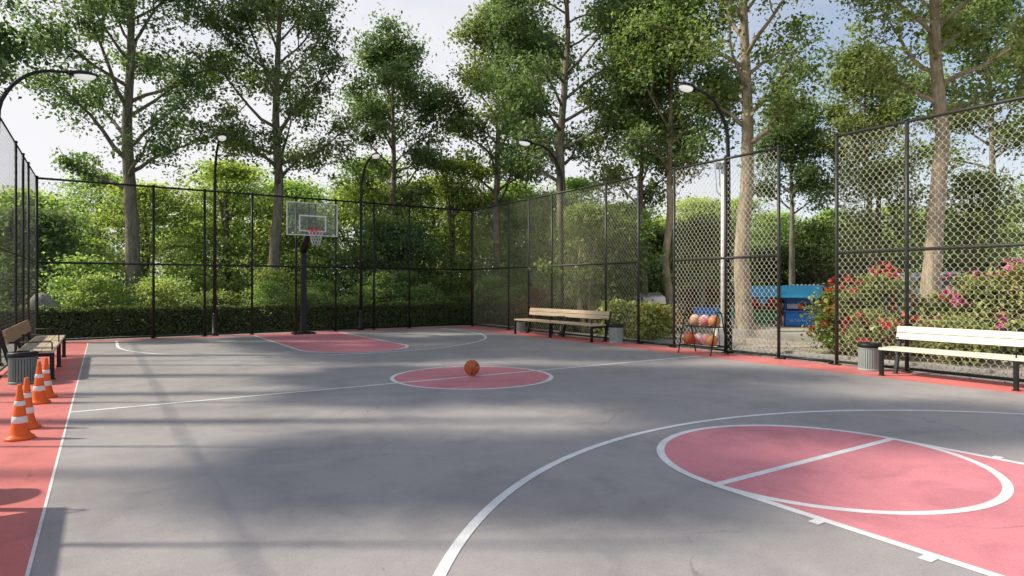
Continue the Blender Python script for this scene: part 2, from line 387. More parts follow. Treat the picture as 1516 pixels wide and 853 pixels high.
for sg in (-1, 1):
    fy = HALF + sg * (HALF - FTY); by = YF if sg > 0 else YN
    zz = level()
    for s in (-1, 1): strip(L, CX + s * KW - W / 2, min(fy, by), CX + s * KW + W / 2, max(fy, by), zz)
    if sg < 0:
        strip(L, CX - KW, fy - W / 2, CX + KW, fy + W / 2, level()); band(L, CX, fy, R1, W, 0, 2 * PI, level())
        for ty in (2.14, 1.54):
            for s in (-1, 1): strip(L, min(CX + s * (KW + W / 2), CX + s * (KW + 0.1)), ty - 0.03, max(CX + s * (KW + W / 2), CX + s * (KW + 0.1)), ty + 0.035, zz)
    else: band(L, CX, fy, R1, W, PI, 2 * PI, level())
    ay = HALF + sg * (HALF + 0.21); R3 = 4.6; zz = level()
    a = math.radians(3)
    if sg < 0: band(L, CX + 0.05, ay, R3, W, 0, PI, zz, 160)
    else: band(L, CX + 0.05, ay, R3, W, PI, 2 * PI, zz, 160)
    for s in (-1, 1): strip(L, CX + 0.05 + s * R3 - W / 2, min(ay, by), CX + 0.05 + s * R3 + W / 2, max(ay, by), zz)
tag(L.build('court_lines', M['line']), kind='structure')

# ------------------------------------------------------------------ fences
def chain_mesh(p0, p1, z0, z1, cell_w, cell_h, rad, mat, parent):
    """woven wire: mirrored zig-zag wires between two ground points (local to nothing, world coords)"""
    p0 = np.array(p0, float); p1 = np.array(p1, float); L_ = np.linalg.norm(p1 - p0); u = (p1 - p0) / L_; nrm = np.array([-u[1], u[0]])
    a = cell_w / 2; nw = int(L_ / a); a = L_ / nw; nz = int((z1 - z0) / (cell_h / 2)); h = (z1 - z0) / nz
    i = np.arange(nw)[:, None]; j = np.arange(nz + 1)[None, :]
    # rounded bends: each bend is a short upright twist
    side = (i + j) % 2
    s0 = i * a + np.where(side == 0, 0.06 * a, 0.94 * a)
    zz = z0 + j * h + 0 * i
    S = np.stack([s0, s0], -1).reshape(nw, -1); Z = np.stack([zz - 0.27 * h, zz + 0.27 * h], -1).reshape(nw, -1)
    off = np.where(side == 0, 1, -1) * rad * 0.6
    Oo = np.stack([off, off], -1).reshape(nw, -1)
    Z = np.clip(Z, z0, z1)
    m = S.shape[1]
    cen = np.stack([p0[0] + u[0] * S + nrm[0] * Oo, p0[1] + u[1] * S + nrm[1] * Oo, Z], -1)   # nw,m,3
    ring = [np.array([u[0], u[1], 0]) * rad, np.array([-u[0] * .5 + nrm[0] * .87, -u[1] * .5 + nrm[1] * .87, 0]) * rad, np.array([-u[0] * .5 - nrm[0] * .87, -u[1] * .5 - nrm[1] * .87, 0]) * rad]
    V = np.stack([cen + r for r in ring], 2).reshape(-1, 3)
    base = (np.arange(nw)[:, None] * m + np.arange(m - 1)[None, :])[..., None] * 3
    Q = np.concatenate([np.concatenate([base + k, base + (k + 1) % 3, base + 3 + (k + 1) % 3, base + 3 + k], -1).reshape(-1, 4) for k in range(3)])
    return mesh_np('chain_link_mesh', V, Q, mat, parent, smooth=True)

def fence(a, b, posts, label, wire, rad, rails=(0.06, 2.0, FH), pr=0.032, mat='rail', mesh=True, tall_posts=True):
    a = np.array(a, float); b = np.array(b, float); u = (b - a) / np.linalg.norm(b - a)
    root = empty('chain_link_fence', (0, 0, 0), 0, label, 'fence')
    root.location = (a[0], a[1], 0)
    def loc(p, zz): return (p[0] - a[0], p[1] - a[1], zz)
    for t in posts:
        p = a + u * t; mb = MB(); mb.tube([loc(p, 0), loc(p, FH + 0.03)], pr, 10); mb.lathe([(pr + .012, 0), (pr + .012, .01), (pr, .03)], 10, c=loc(p, FH + 0.02))
        mb.box(loc(p, 0.012), (0.12, 0.12, 0.016))
        mb.build('post', M[mat], root)
    e0, e1 = a + u * posts[0], a + u * posts[-1]
    for k, zz in enumerate(rails):
        mb = MB(); r = pr * (0.85 if k else 0.75) * (1 if pr > .03 else .75)
        mb.tube([loc(e0, zz), loc(e1, zz)], r, 8); mb.build('rail', M[mat], root)
    if mesh:
        o = chain_mesh(e0 - a, e1 - a, 0.08, FH - 0.03, 0.105, 0.135, rad, M[wire], root)
    return root
# far side
fence((FX0, FY1), (FX1, FY1), [0, 2.52, 3.77, 5.02, 6.27, 7.48, 8.73, 9.97, FX1 - FX0], 'long dark chain link fence across the far end behind the basketball hoop', 'wire_shaded', 0.0024, mat='black')
# left side
fence((FX0, 19.45), (FX0, 1.5), [0.02, 2.05, 3.15, 4.45, 7.0, 9.5, 12.0, 14.5, 17.0], 'dark chain link fence along the left side behind the bench and cones', 'wire_shaded', 0.0013, mat='black', pr=0.024)
# right side: three runs with two open gaps between them
fence((FX1, 19.45), (FX1, 11.21), [0.03, 2.37, 3.52, 4.70, 7.05, 8.24], 'chain link fence behind the far wooden bench on the right side', 'wire_half_lit', 0.0028)
fence((FX1, 10.06), (FX1, 7.40), [0, 1.42, 2.66], 'short run of chain link fence behind the ball rack, between the two openings', 'wire', 0.0038)
fence((FX1, 6.25), (FX1, -0.4), [0, 1.17, 3.85, 6.6], 'tall sunlit chain link fence behind the sunlit bench at the right', 'wire', 0.0041)
for y0, y1, lb in ((11.15, 10.12, 'low black threshold bar across the narrow opening beside the flowering bush'), (7.34, 6.31, 'low black threshold bar across the opening in front of the blue playhouse')):
    mb = MB(); mb.tube([(FX1, y0, 0.05), (FX1, y1, 0.05)], 0.026, 8)
    for yy in (y0 - 0.05, y1 + 0.05): mb.box((FX1, yy, 0.02), (0.07, 0.05, 0.05))
    tag(mb.build('threshold_bar', M['black']), lb, 'bar')

# ------------------------------------------------------------------ street lamps
def make_lamp():
    root = empty('street_lamp')
    mb = MB(); mb.lathe([(0.11, 0), (0.11, 0.02), (0.075, 0.04), (0.072, 0.55), (0.062, 0.6), (0.056, 0.64)], 14)
    mb.build('base_sleeve', M['black'], root)
    pts = [(0, 0, 0.6), (0, 0, 2.5), (0.005, 0, 4.0), (0.03, 0, 4.55)]
    for i in range(1, 9):
        t = i / 8; pts.append((0.03 + 0.85 * t ** 1.5, 0, 4.55 + 0.84 * math.sin(t * PI / 2)))
    pts += [(1.05, 0, 5.41)]
    rs = [0.052, 0.047, 0.042, 0.04] + [0.036 - 0.0012 * i for i in range(8)] + [0.026]
    mb = MB(); mb.tube(pts, rs, 12); mb.build('pole', M['black'], root)
    rot = Matrix.Rotation(math.radians(-4), 3, 'Y')
    mb = MB(); mb.ellipsoid((1.27, 0, 5.395), (0.25, 0.115, 0.085), 24, 10, -0.1, 1, rot); mb.tube([(1.0, 0, 5.405), (1.12, 0, 5.41)], [0.03, 0.05], 12)
    mb.build('lamp_head', M['black'], root)
    mb = MB(); mb.ellipsoid((1.31, 0, 5.388), (0.175, 0.1, 0.085), 24, 10, -1, 0.05, rot); mb.build('lens', M['lens'], root)
    return root
lamp0 = make_lamp()
ll = sight(125, 117, 11.9)
lamps = [((FX1 + 0.12, 8.66), PI, 'black curved street lamp rising behind the ball rack'),
         ((FX1 + 0.12, 14.42), PI, 'black street lamp half hidden by leaves behind the far wooden bench'),
         ((2.68, FY1 + 0.15), -PI / 2, 'black street lamp at the far fence, left of the basketball hoop'),
         ((6.98, FY1 + 0.15), -PI / 2, 'black street lamp at the far fence, right of the basketball hoop'),
         ((ll[0] - 1.3, ll[1]), 0, 'street lamp whose arm reaches in over the left fence at upper left')]
for i, ((x, y), rz, lb) in enumerate(lamps):
    o = lamp0 if i == 0 else copy_tree(lamp0)
    o.location = (x, y, 0); o.rotation_euler = (0, 0, rz); tag(o, lb, 'street lamp', 'curved street lamps around the court')

# ------------------------------------------------------------------ benches (local: length along +y, sits facing -x)
def make_bench(wood, back_wood):
    root = empty('park_bench')
    for yy in (0.0, 1.74, 3.48):
        fr = MB()
        fr.box((0.0, yy, 0.2), (0.06, 0.05, 0.40))                               # front leg
        rot = Matrix.Rotation(math.radians(15), 3, 'Y')
        fr.box((0.53, yy, 0.37), (0.055, 0.05, 0.78), rot)                       # raked back leg and backrest support
        fr.box((0.24, yy, 0.375), (0.42, 0.046, 0.05))                           # seat bearer
        fr.box((0, yy, 0.006), (0.09, 0.08, 0.012)); fr.box((0.435, yy, 0.006), (0.09, 0.08, 0.012))
        fr.build('frame', M['black'], root, 0.004)
        ar = MB(); ar.tube([(0.0, yy, 0.40), (0.0, yy, 0.55), (0.012, yy, 0.565), (0.03, yy, 0.57), (0.53, yy, 0.575)], 0.0095, 8)
        ar.build('armrest', M['black'], root)
    st = MB()
    for k in range(3): st.box((0.055 + 0.155 * k, 1.74, 0.421), (0.147, 3.56, 0.04))
    st.build('seat', M[wood], root, 0.003)
    bk = MB(); rot = Matrix.Rotation(math.radians(15), 3, 'Y')
    for k in range(2):
        c = Vector((0.535, 1.74, 0.60 + 0.108 * k)) + Vector((0.027 * k, 0, 0)); bk.box(c, (0.03, 3.54, 0.103), rot)
    bk.build('backrest', M[back_wood], root, 0.0025)
    return root
def restyle(root, mapping):
    for ch in root.children:
        key = ch.name.split('.')[0]
        if key in mapping:
            ch.data = ch.data.copy(); ch.data.materials[0] = M[mapping[key]]
b0 = make_bench('wood', 'wood'); G = 'slatted benches along the court sides'
b0.location = (10.27, 12.12, 0); tag(b0, 'light wooden bench on the far right with a grey bin at its near end', 'bench', G)
b1 = copy_tree(b0); b1.location = (10.27, 1.64, 0); restyle(b1, {'seat': 'sunlit_wood', 'backrest': 'sunlit_wood'}); tag(b1, 'sunlit wooden bench at the right edge in front of the flower bushes', 'bench', G)
b2 = copy_tree(b0); b2.location = (-0.64, 15.22, 0); b2.rotation_euler = (0, 0, PI); restyle(b2, {'backrest': 'brown_wood'}); tag(b2, 'wooden bench with brown back on the left, beyond the cones', 'bench', G)
b3 = copy_tree(b0); b3.location = (-0.64, 5.12, 0); b3.rotation_euler = (0, 0, PI); tag(b3, 'near left bench, only its shadow reaches into the picture', 'bench', G)

# ------------------------------------------------------------------ bins
def make_bin(body, lbl=None):
    root = empty('litter_bin')
    mb = MB(); mb.lathe([(0.15, 0.02), (0.155, 0.38)], 40, smooth=False)
    n = 30
    for k in range(n):
        a = 2 * PI * k / n; c, s = math.cos(a), math.sin(a)
        rot = Matrix.Rotation(a, 3, 'Z'); mb.box((0.163 * c, 0.163 * s, 0.2), (0.012, 0.022, 0.35), rot)
    mb.lathe([(0.168, 0.0), (0.172, 0.005), (0.172, 0.035), (0.16, 0.035)], 40); mb.lathe([(0.16, 0.36), (0.172, 0.362), (0.172, 0.385), (0.16, 0.39)], 40)
    mb.build('bin_body', M[body], root)
    mb = MB(); mb.lathe([(0.178, 0.385), (0.185, 0.39), (0.185, 0.44), (0.17, 0.455), (0.12, 0.462), (0.112, 0.44), (0.11, 0.40)], 40, cap1=False)
    mb.build('lid_ring', M['black'], root)
    return root
n0 = make_bin('bin_grey'); G = 'round litter bins beside the benches'
n0.location = (10.76, 5.56, 0); tag(n0, 'pale grey ribbed litter bin with black rim beside the sunlit bench', 'litter bin', G)
n1 = copy_tree(n0); n1.location = (10.72, 11.72, 0); tag(n1, 'small grey litter bin at the near end of the far right bench', 'litter bin', G)
n2 = copy_tree(n0); n2.location = (10.72, 16.05, 0); tag(n2, 'shaded litter bin half hidden behind the far end of the far right bench', 'litter bin', G)
n3 = copy_tree(n0); n3.location = (-0.97, 11.5, 0); restyle(n3, {'bin_body': 'bin_green'}); tag(n3, 'dark green ribbed litter bin at the left behind the orange cones', 'litter bin', G)
n4 = copy_tree(n0); n4.location = (-0.97, 5.62, 0); restyle(n4, {'bin_body': 'bin_green'}); tag(n4, 'litter bin left of the court by the near left bench, seen only by its shadow', 'litter bin', G)

# ------------------------------------------------------------------ traffic cones
def make_cone():
    root = empty('traffic_cone')
    def rz(zz): return 0.074 - (0.074 - 0.017) * (zz - 0.035) / 0.465 + 0.012 * max(0, 1 - zz / 0.12)
    sq = lambda a: 1.0 / (abs(math.cos(a)) ** 6 + abs(math.sin(a)) ** 6) ** (1 / 6)
    mb = MB(); mb.lathe([(0.116, 0), (0.118, 0.012), (0.112, 0.024), (0.098, 0.03)], 48, sq=lambda a: 1 + 0.13 * (sq(a) - 1)); mb.build('base', M['orange'], root)
    mb = MB(); mb.lathe([(0.1, 0.028), (0.09, 0.038), (rz(0.06), 0.06), (rz(0.12), 0.12), (rz(0.495), 0.495), (0.013, 0.502), (0.009, 0.46)], 32, cap0=False); mb.build('body', M['orange'], root)
    for a, b in ((0.15, 0.21), (0.305, 0.35)):
        mb = MB(); mb.lathe([(rz(a) + 0.001, a), (rz(a) + 0.0035, a + 0.002), (rz(b) + 0.0035, b - 0.002), (rz(b) + 0.001, b)], 32, cap0=False, cap1=False); mb.build('reflective_band', M['white'], root)
    return root
c0 = make_cone()
for i, (x, y, rz, lb) in enumerate([(-0.64, 7.31, 0.2, 'orange traffic cone with two white bands, nearest of the four'), (-0.63, 7.82, 0.5, 'orange cone standing just behind the nearest cone'),
                                    (-0.64, 9.42, 0.1, 'orange cone in front of the green bin, third from the front'), (-0.6, 9.86, 0.7, 'farthest orange cone, half hidden beneath the bench end')]):
    o = c0 if i == 0 else copy_tree(c0)
    o.location = (x, y, 0.001); o.rotation_euler = (0, 0, rz); tag(o, lb, 'traffic cone', 'orange cones on the red border')

# ------------------------------------------------------------------ ball rack and balls
rack = empty('ball_rack', (10.23, 8.41, 0), 0, 'black two shelf rack full of basketballs by the fence', 'ball rack')
for yy in (0.0, 0.84):
    mb = MB(); lean = 0
    path = [(0.0, yy, 0), (0.19, yy, 0.78), (0.205, yy, 0.84), (0.235, yy, 0.875), (0.27, yy, 0.885), (0.305, yy, 0.875), (0.335, yy, 0.84), (0.35, yy, 0.78), (0.54, yy, 0)]
    mb.tube(path, 0.013, 10)
    for xx in (0, 0.54): mb.lathe([(0.018, 0), (0.018, 0.03)], 10, c=(xx, yy, 0))
    mb.build('end_frame', M['black'], rack)
for zz, x0, x1 in ((0.17, 0.04, 0.5), (0.565, 0.137, 0.403)):
    mb = MB()
    for xx in (x0, x0 + 0.08, x1 - 0.08, x1): mb.tube([(xx, 0, zz), (xx, 0.84, zz)], 0.009, 8)
    for yy in (0.0, 0.84): mb.tube([(x0, yy, zz), (x1, yy, zz)], 0.009, 8)
    mb.build('shelf', M['black'], rack)
for yy in (0.12, 0.72):
    mb = MB(); mb.tube([(0.42, yy, 0.17), (0.4, yy, 0.565)], 0.008, 8); mb.build('strut', M['black'], rack)
def ball(mat, loc, rot, label, group, r=0.121):
    mb = MB(); mb.ellipsoid((0, 0, 0), (r, r, r), 40, 24)
    o = mb.build('basketball', M[mat]); o.location = loc; o.rotation_euler = rot
    return tag(o, label, 'basketball', group)
ball('ball', (CX - 0.02, HALF + 0.03, 0.134), (0.5, 0.2, 0.6), 'orange basketball lying on the pink centre circle', None)
GB = 'basketballs on the rack'
for (mat, x, y, zz, rot, lb) in (
    ('ball_cream', 0.27, 0.62, 0.692, (0.3, 0.5, 0.4), 'cream basketball at the left end of the upper shelf'),
    ('ball_pink', 0.27, 0.37, 0.692, (0.9, 0.1, 1.1), 'white and pink panelled ball in the middle of the upper shelf'),
    ('ball_tan', 0.27, 0.13, 0.692, (0.2, 0.7, 0.2), 'tan orange basketball at the right end of the upper shelf'),
    ('ball', 0.17, 0.70, 0.297, (0.4, 0.3, 0.9), 'orange basketball at the left end of the lower shelf'),
    ('ball_pink', 0.36, 0.60, 0.297, (1.1, 0.4, 0.3), 'pink and white ball second from left on the lower shelf'),
    ('ball_pink', 0.30, 0.345, 0.297, (0.2, 1.0, 0.8), 'pale panelled ball second from right on the lower shelf'),
    ('ball_tan', 0.19, 0.12, 0.297, (0.8, 0.2, 0.5), 'orange basketball at the right end of the lower shelf')):
    ball(mat, (10.23 + x, 8.41 + y, zz), rot, lb, GB)

# ------------------------------------------------------------------ basketball hoop
hoop = empty('basketball_hoop', (4.95, 18.85, 0), 0, 'black basketball hoop with clear backboard and red rim at the far end', 'basketball hoop')
mb = MB(); mb.box((0, 0, 0.03), (0.62, 0.42, 0.04)); mb.box((0, 0, 0.065), (0.3, 0.3, 0.03))
for sx in (-1, 1):
    for sy in (-1, 1): mb.lathe([(0.02, 0.05), (0.02, 0.075)], 6, c=(sx * 0.24, sy * 0.15, 0), smooth=False)
mb.build('base_plate', M['black'], hoop, 0.004)
mb = MB(); mb.box((0, 0, 1.31), (0.15, 0.15, 2.5)); mb.build('post', M['black'], hoop, 0.012)
mb = MB()
for a, b, w0, w1 in (((0, 0.02, 2.42), (0, -0.45, 2.92), 0.11, 0.09), ((0, -0.45, 2.92), (0, -0.86, 3.02), 0.085, 0.07)):
    mb.tube([a, b], [w0, w1], 8)
mb.tube([(0, 0.02, 2.56), (0, -0.5, 3.02), (0, -0.9, 3.3)], 0.03, 8)
for sx in (-0.09, 0.09): mb.box((sx, -0.92, 3.29), (0.045, 0.04, 0.92))
mb.build('support_arm', M['black'], hoop)
board = MB(); board.box((0, -0.96, 3.29), (1.4, 0.02, 0.92)); bo = board.build('backboard', M['acrylic'], hoop)
mb = MB(); yb = -0.974
for (x0, x1, z0, z1) in ((-0.71, 0.71, 3.73, 3.755), (-0.71, 0.71, 2.825, 2.85), (-0.71, -0.685, 2.85, 3.73), (0.685, 0.71, 2.85, 3.73)): mb.box(((x0 + x1) / 2, -0.96, (z0 + z1) / 2), (x1 - x0, 0.034, z1 - z0))
mb.build('board_frame', M['white'], bo, 0.003)
mb = MB()
for (x0, x1, z0, z1) in ((-0.38, 0.38, 3.36, 3.40), (-0.38, 0.38, 2.94, 2.98), (-0.38, -0.34, 2.98, 3.36), (0.34, 0.38, 2.98, 3.36)): mb.box(((x0 + x1) / 2, yb, (z0 + z1) / 2), (x1 - x0, 0.006, z1 - z0))
mb.build('target_square', M['white'], bo)
mb = MB(); rc = (0, -1.30, 2.96)
mb.tube([(rc[0] + 0.228 * math.cos(2 * PI * k / 32), rc[1] + 0.228 * math.sin(2 * PI * k / 32), rc[2]) for k in range(32)], 0.011, 8, closed=True)
mb.box((0, -0.99, 2.96), (0.17, 0.03, 0.14)); mb.tube([(-0.06, -1.0, 2.93), (-0.1, -1.12, 2.955)], 0.01, 6); mb.tube([(0.06, -1.0, 2.93), (0.1, -1.12, 2.955)], 0.01, 6)
rm = mb.build('rim', M['rim'], hoop)
mb = MB(); nn = 12
def netp(k, j):
    t = j / 5; r = 0.222 - 0.12 * t ** 0.8; a = 2 * PI * (k + 0.5 * (j % 2)) / nn
    return (rc[0] + r * math.cos(a), rc[1] + r * math.sin(a), rc[2] - 0.42 * t)
for k in range(nn):
    for sgn in (0, 1):
        mb.tube([netp(k + (0 if j % 2 == 0 else (0 if sgn else -1)), j) for j in range(6)], 0.0055, 5)
mb.build('net', M['net'], rm)

# ------------------------------------------------------------------ foliage machinery
def leaf_cloud(P, nrm, size, rng, droop=0.25, up=0.7, aspect=0.72):
    """one diamond-shaped, folded leaf per point"""
    n = len(P)
    d = rng.normal(size=(n, 3)); d[:, 2] -= droop; d /= np.linalg.norm(d, axis=1)[:, None]
    w = rng.normal(size=(n, 3)) * (1 - up) + np.array([0, 0, up]) + nrm * 0.35
    w -= d * (w * d).sum(1)[:, None]; w /= np.linalg.norm(w, axis=1)[:, None] + 1e-9
    s = np.cross(d, w); sz = size * rng.uniform(0.5, 1.45, n)[:, None]
    a = P - d * sz * 0.5; b = P + d * sz * 0.5
    m = P - d * sz * 0.06
    l = m + s * sz * aspect * 0.5 + w * sz * 0.12; r = m - s * sz * aspect * 0.5 + w * sz * 0.12
    V = np.stack([a, r, b, l], 1).reshape(-1, 3)
    Q = np.arange(4 * n).reshape(n, 4)
    return V, Q

def limb_path(p, az, el, length, rng, n=7, curve=0.35):
    pts = [np.array(p, float)]; st = length / (n - 1); a, e = az, el
    for i in range(n - 1):
        pts.append(pts[-1] + st * np.array([math.cos(a) * math.cos(e), math.sin(a) * math.cos(e), math.sin(e)]))
        a += rng.normal() * 0.16; e += rng.normal() * 0.13 + curve * (0.9 - e) * 0.3
    return np.array(pts)

def build_tree(name, label, cat, path, r0, rng, z_crown, n_limb, reach, leaf_size, mat, bark='bark', group=None, dens=1.0, per=88, el0=0.55, top_taper=0.35, flat=1.0, csize=0.33, az_bias=None, sub=4):
    """path: trunk points from the ground (world) upward; limbs, secondary limbs and twigs with leaf sprays"""
    path = np.array(path, float); base = path[0].copy(); base[2] = 0.0
    root = empty(name, (base[0], base[1], 0), 0, label, cat, group)
    P = path - base; H = P[-1, 2]
    # resample trunk
    zs = np.concatenate([[0, 0.06, 0.18, 0.4], np.linspace(0.9, H, 22)])
    tx = np.interp(zs, P[:, 2], P[:, 0]) + np.cumsum(rng.normal(size=len(zs)) * 0.018); ty = np.interp(zs, P[:, 2], P[:, 1]) + np.cumsum(rng.normal(size=len(zs)) * 0.018)
    rr = r0 * np.clip(1 - 0.93 * (zs / H), 0.02, 1) ** 0.85
    rr[:4] = r0 * np.array([1.85, 1.5, 1.24, 1.1])
    mb = MB(); mb.tube([(tx[i], ty[i], zs[i] if i else -0.15) for i in range(len(zs))], list(rr), 12)
    cl = []; cn = []
    az = rng.uniform(0, 6.28)
    for k in range(n_limb):
        t = ((k + rng.uniform(0, 0.8)) / n_limb); h = z_crown + (H * 0.97 - z_crown) * t
        prof = 0.72 + 0.28 * min(1, t / 0.3) if t < 0.3 else 1 - (1 - top_taper) * ((t - 0.3) / 0.7) ** 1.3
        Ln = reach * prof * rng.uniform(0.72, 1.18) * 1.12
        az += 2.4 + rng.normal() * 0.35
        el = el0 + 0.5 * t + rng.normal() * 0.12
        p = np.array([np.interp(h, zs, tx), np.interp(h, zs, ty), h]); rb = float(np.interp(h, zs, rr))
        lp = limb_path(p, az, el, Ln, rng)
        mb.tube([tuple(q) for q in lp], list(np.linspace(min(rb * 0.5, 0.085), 0.012, len(lp))), 6)
        brs = [(lp, 0.42)]
        for j in range(sub):
            s = 0.3 + 0.62 * (j + rng.uniform(0, 0.7)) / sub; i = s * (len(lp) - 1); i0 = int(i)
            q = lp[i0] + (lp[min(i0 + 1, len(lp) - 1)] - lp[i0]) * (i - i0)
            bl = limb_path(q, az + (1 if j % 2 else -1) * rng.uniform(0.45, 1.0), el * 0.7 + rng.normal() * 0.3, Ln * rng.uniform(0.32, 0.55) * (1.15 - 0.5 * s), rng, 5)
            mb.tube([tuple(v) for v in bl], list(np.linspace(0.022, 0.006, len(bl))), 4)
            brs.append((bl, 0.25))
        for bp, s0 in brs:
            seg = np.linalg.norm(np.diff(bp, axis=0), axis=1).sum(); m = max(2, int(seg * (1 - s0) / 0.27 * dens))
            for s in rng.uniform(s0, 1.06, m):
                i = min(s, 1) * (len(bp) - 1); i0 = min(int(i), len(bp) - 2)
                c = bp[i0] + (bp[i0 + 1] - bp[i0]) * (i - i0) + rng.normal(size=3) * np.array([0.2, 0.2, 0.14])
                cl.append(c); cn.append(c - np.array([np.interp(c[2], zs, tx), np.interp(c[2], zs, ty), c[2] - 0.6]))
    # crown top
    for _ in range(int(14 * dens)):
        c = np.array([tx[-1], ty[-1], H]) + rng.normal(size=3) * np.array([0.45, 0.45, 0.5]); cl.append(c); cn.append(np.array([0, 0, 1.0]))
    mb.build('trunk', M[bark], root)
    # airy inside: few sprays close to the lower trunk and on its open front side
    C_ = np.array(cl); Nn = np.array(cn); hd = np.stack([C_[:, 0] - np.interp(C_[:, 2], zs, tx), C_[:, 1] - np.interp(C_[:, 2], zs, ty)], 1)
    toc = -base[:2] / (np.linalg.norm(base[:2]) + 1e-6); latr = np.abs(hd[:, 0] * toc[1] - hd[:, 1] * toc[0]); frt = hd @ toc
    low = C_[:, 2] < z_crown + 0.62 * (H - z_crown)
    drop = low & (((np.linalg.norm(hd, axis=1) < 0.32 * reach) & (rng.uniform(size=len(C_)) < .8)) | ((frt > 0) & (latr < .55) & (rng.uniform(size=len(C_)) < .75)))
    C_, Nn = C_[~drop], Nn[~drop]; Nn /= np.linalg.norm(Nn, axis=1)[:, None] + 1e-6
    cnt = np.maximum(6, rng.normal(per, per * 0.35, len(C_)).astype(int))
    Pp = np.repeat(C_, cnt, 0); nn_ = np.repeat(Nn, cnt, 0)
    sc = np.repeat(rng.uniform(0.5, 1.5, len(C_)), cnt)[:, None]
    off = np.clip(rng.normal(size=Pp.shape), -1.5, 1.5) * np.array([csize, csize, csize * 0.62 * flat]) * sc
    V, Q = leaf_cloud(Pp + off, nn_, leaf_size, rng)
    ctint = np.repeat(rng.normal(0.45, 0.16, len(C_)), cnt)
    tint = np.clip(ctint + rng.normal(0, 0.2, len(Pp)) + 0.12 * off[:, 2] / csize, 0, 1)  # leaves high in a spray tinted lighter, a painted sunlit top
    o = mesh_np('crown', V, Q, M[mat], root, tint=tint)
    return root, len(Pp)

def build_shrub(name, label, cat, H, R, rng, leaf_size, mat, n_cl, per, group=None, flower=None, n_fl=0, loc=(0, 0, 0), bark='bark', base_z=0.0, flat=0.45, trunked=False, csize=0.3, fl_size=0.075):
    """many-stemmed bush with layered sprays over a dome; optional blossoms"""
    root = empty(name, loc, 0, label, cat, group)
    mb = MB(); cl = []
    nst = 1 if trunked else 6
    ends = []
    for k in range(n_cl):
        u = rng.uniform(0, 1); a = rng.uniform(0, 6.283)
        rho = math.sqrt(rng.uniform(0.12, 1.0)); zt = base_z + (H - base_z) * (1 - rng.uniform(0, 1) ** 1.4 * 0.98)
        tt = (zt - base_z) / (H - base_z)
        env = R * (1 - max(0, tt - 0.35) ** 2 / 0.43) ** 0.5 * (0.78 + 0.22 * min(1, tt / 0.25)) * (0.8 + 0.25 * math.sin(3 * a + 7 * tt + R) + 0.12 * math.sin(7 * a - 5 * tt))
        cl.append((rho * env * math.cos(a), rho * env * math.sin(a), zt))
    C_ = np.array(cl)
    for s in range(nst):
        a = 6.283 * s / nst + rng.uniform(0, 0.6); q = R * (0.0 if trunked else 0.1)
        tgt = np.array([R * 0.45 * math.cos(a), R * 0.45 * math.sin(a), H * 0.75]) if not trunked else np.array([0.1, 0.05, H * 0.9])
        p0 = np.array([q * math.cos(a), q * math.sin(a), -0.08]); mid = (p0 + tgt) / 2 + rng.normal(size=3) * 0.08 * R
        r_ = (0.035 if trunked else 0.016) * H
        mb.tube([tuple(p0), tuple(p0 * 0.7 + mid * 0.3), tuple(mid), tuple(tgt)], [r_, r_ * 0.8, r_ * 0.6, r_ * 0.2], 7)
        for i in rng.integers(0, n_cl, 9):
            f = rng.uniform(0.3, 0.8); st = p0 + (tgt - p0) * f
            mb.tube([tuple(st), tuple((st + C_[i]) / 2 + np.array([0, 0, 0.08 * R])), tuple(C_[i])], [r_ * 0.35, r_ * 0.25, 0.004], 5)
    mb.build('stems' if not trunked else 'trunk', M[bark], root)
    cnt = np.maximum(5, rng.normal(per, per * 0.3, n_cl).astype(int)); Pp = np.repeat(C_, cnt, 0)
    Nn = C_ - np.array([0, 0, H * 0.35]); Nn /= np.linalg.norm(Nn, axis=1)[:, None] + 1e-6
    sc = np.repeat(rng.uniform(0.65, 1.35, n_cl), cnt)[:, None]
    off = rng.normal(size=Pp.shape) * np.array([csize, csize, csize * flat]) * sc
    Q0 = Pp + off; Q0[:, 2] = np.maximum(Q0[:, 2], 0.03)
    V, Q = leaf_cloud(Q0, np.repeat(Nn, cnt, 0), leaf_size, rng, 0.12, 0.78)
    tint = np.clip(np.repeat(rng.normal(0.45, 0.17, n_cl), cnt) + rng.normal(0, 0.2, len(Pp)) + 0.14 * off[:, 2] / (csize * flat), 0, 1)  # upper leaves of every spray lightened in colour to look sunlit
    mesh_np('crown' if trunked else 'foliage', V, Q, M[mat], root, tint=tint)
    if flower:
        idx = rng.integers(0, n_cl, n_fl * 3); idx = [i for i in idx if C_[i][2] > H * 0.3][:n_fl]
        F = np.repeat(C_[idx] + Nn[idx] * csize * 0.9 + rng.normal(size=(len(idx), 3)) * csize * 0.5, 14, 0)
        F = F + rng.normal(size=F.shape) * fl_size * 0.55
        V, Q = leaf_cloud(F, np.repeat(Nn[idx], 14, 0), fl_size, rng, 0, 0.5, 0.9)
        mesh_np('blossom', V, Q, M[flower], root, tint=np.clip(rng.normal(0.5, 0.25, len(F)), 0, 1))
    return root

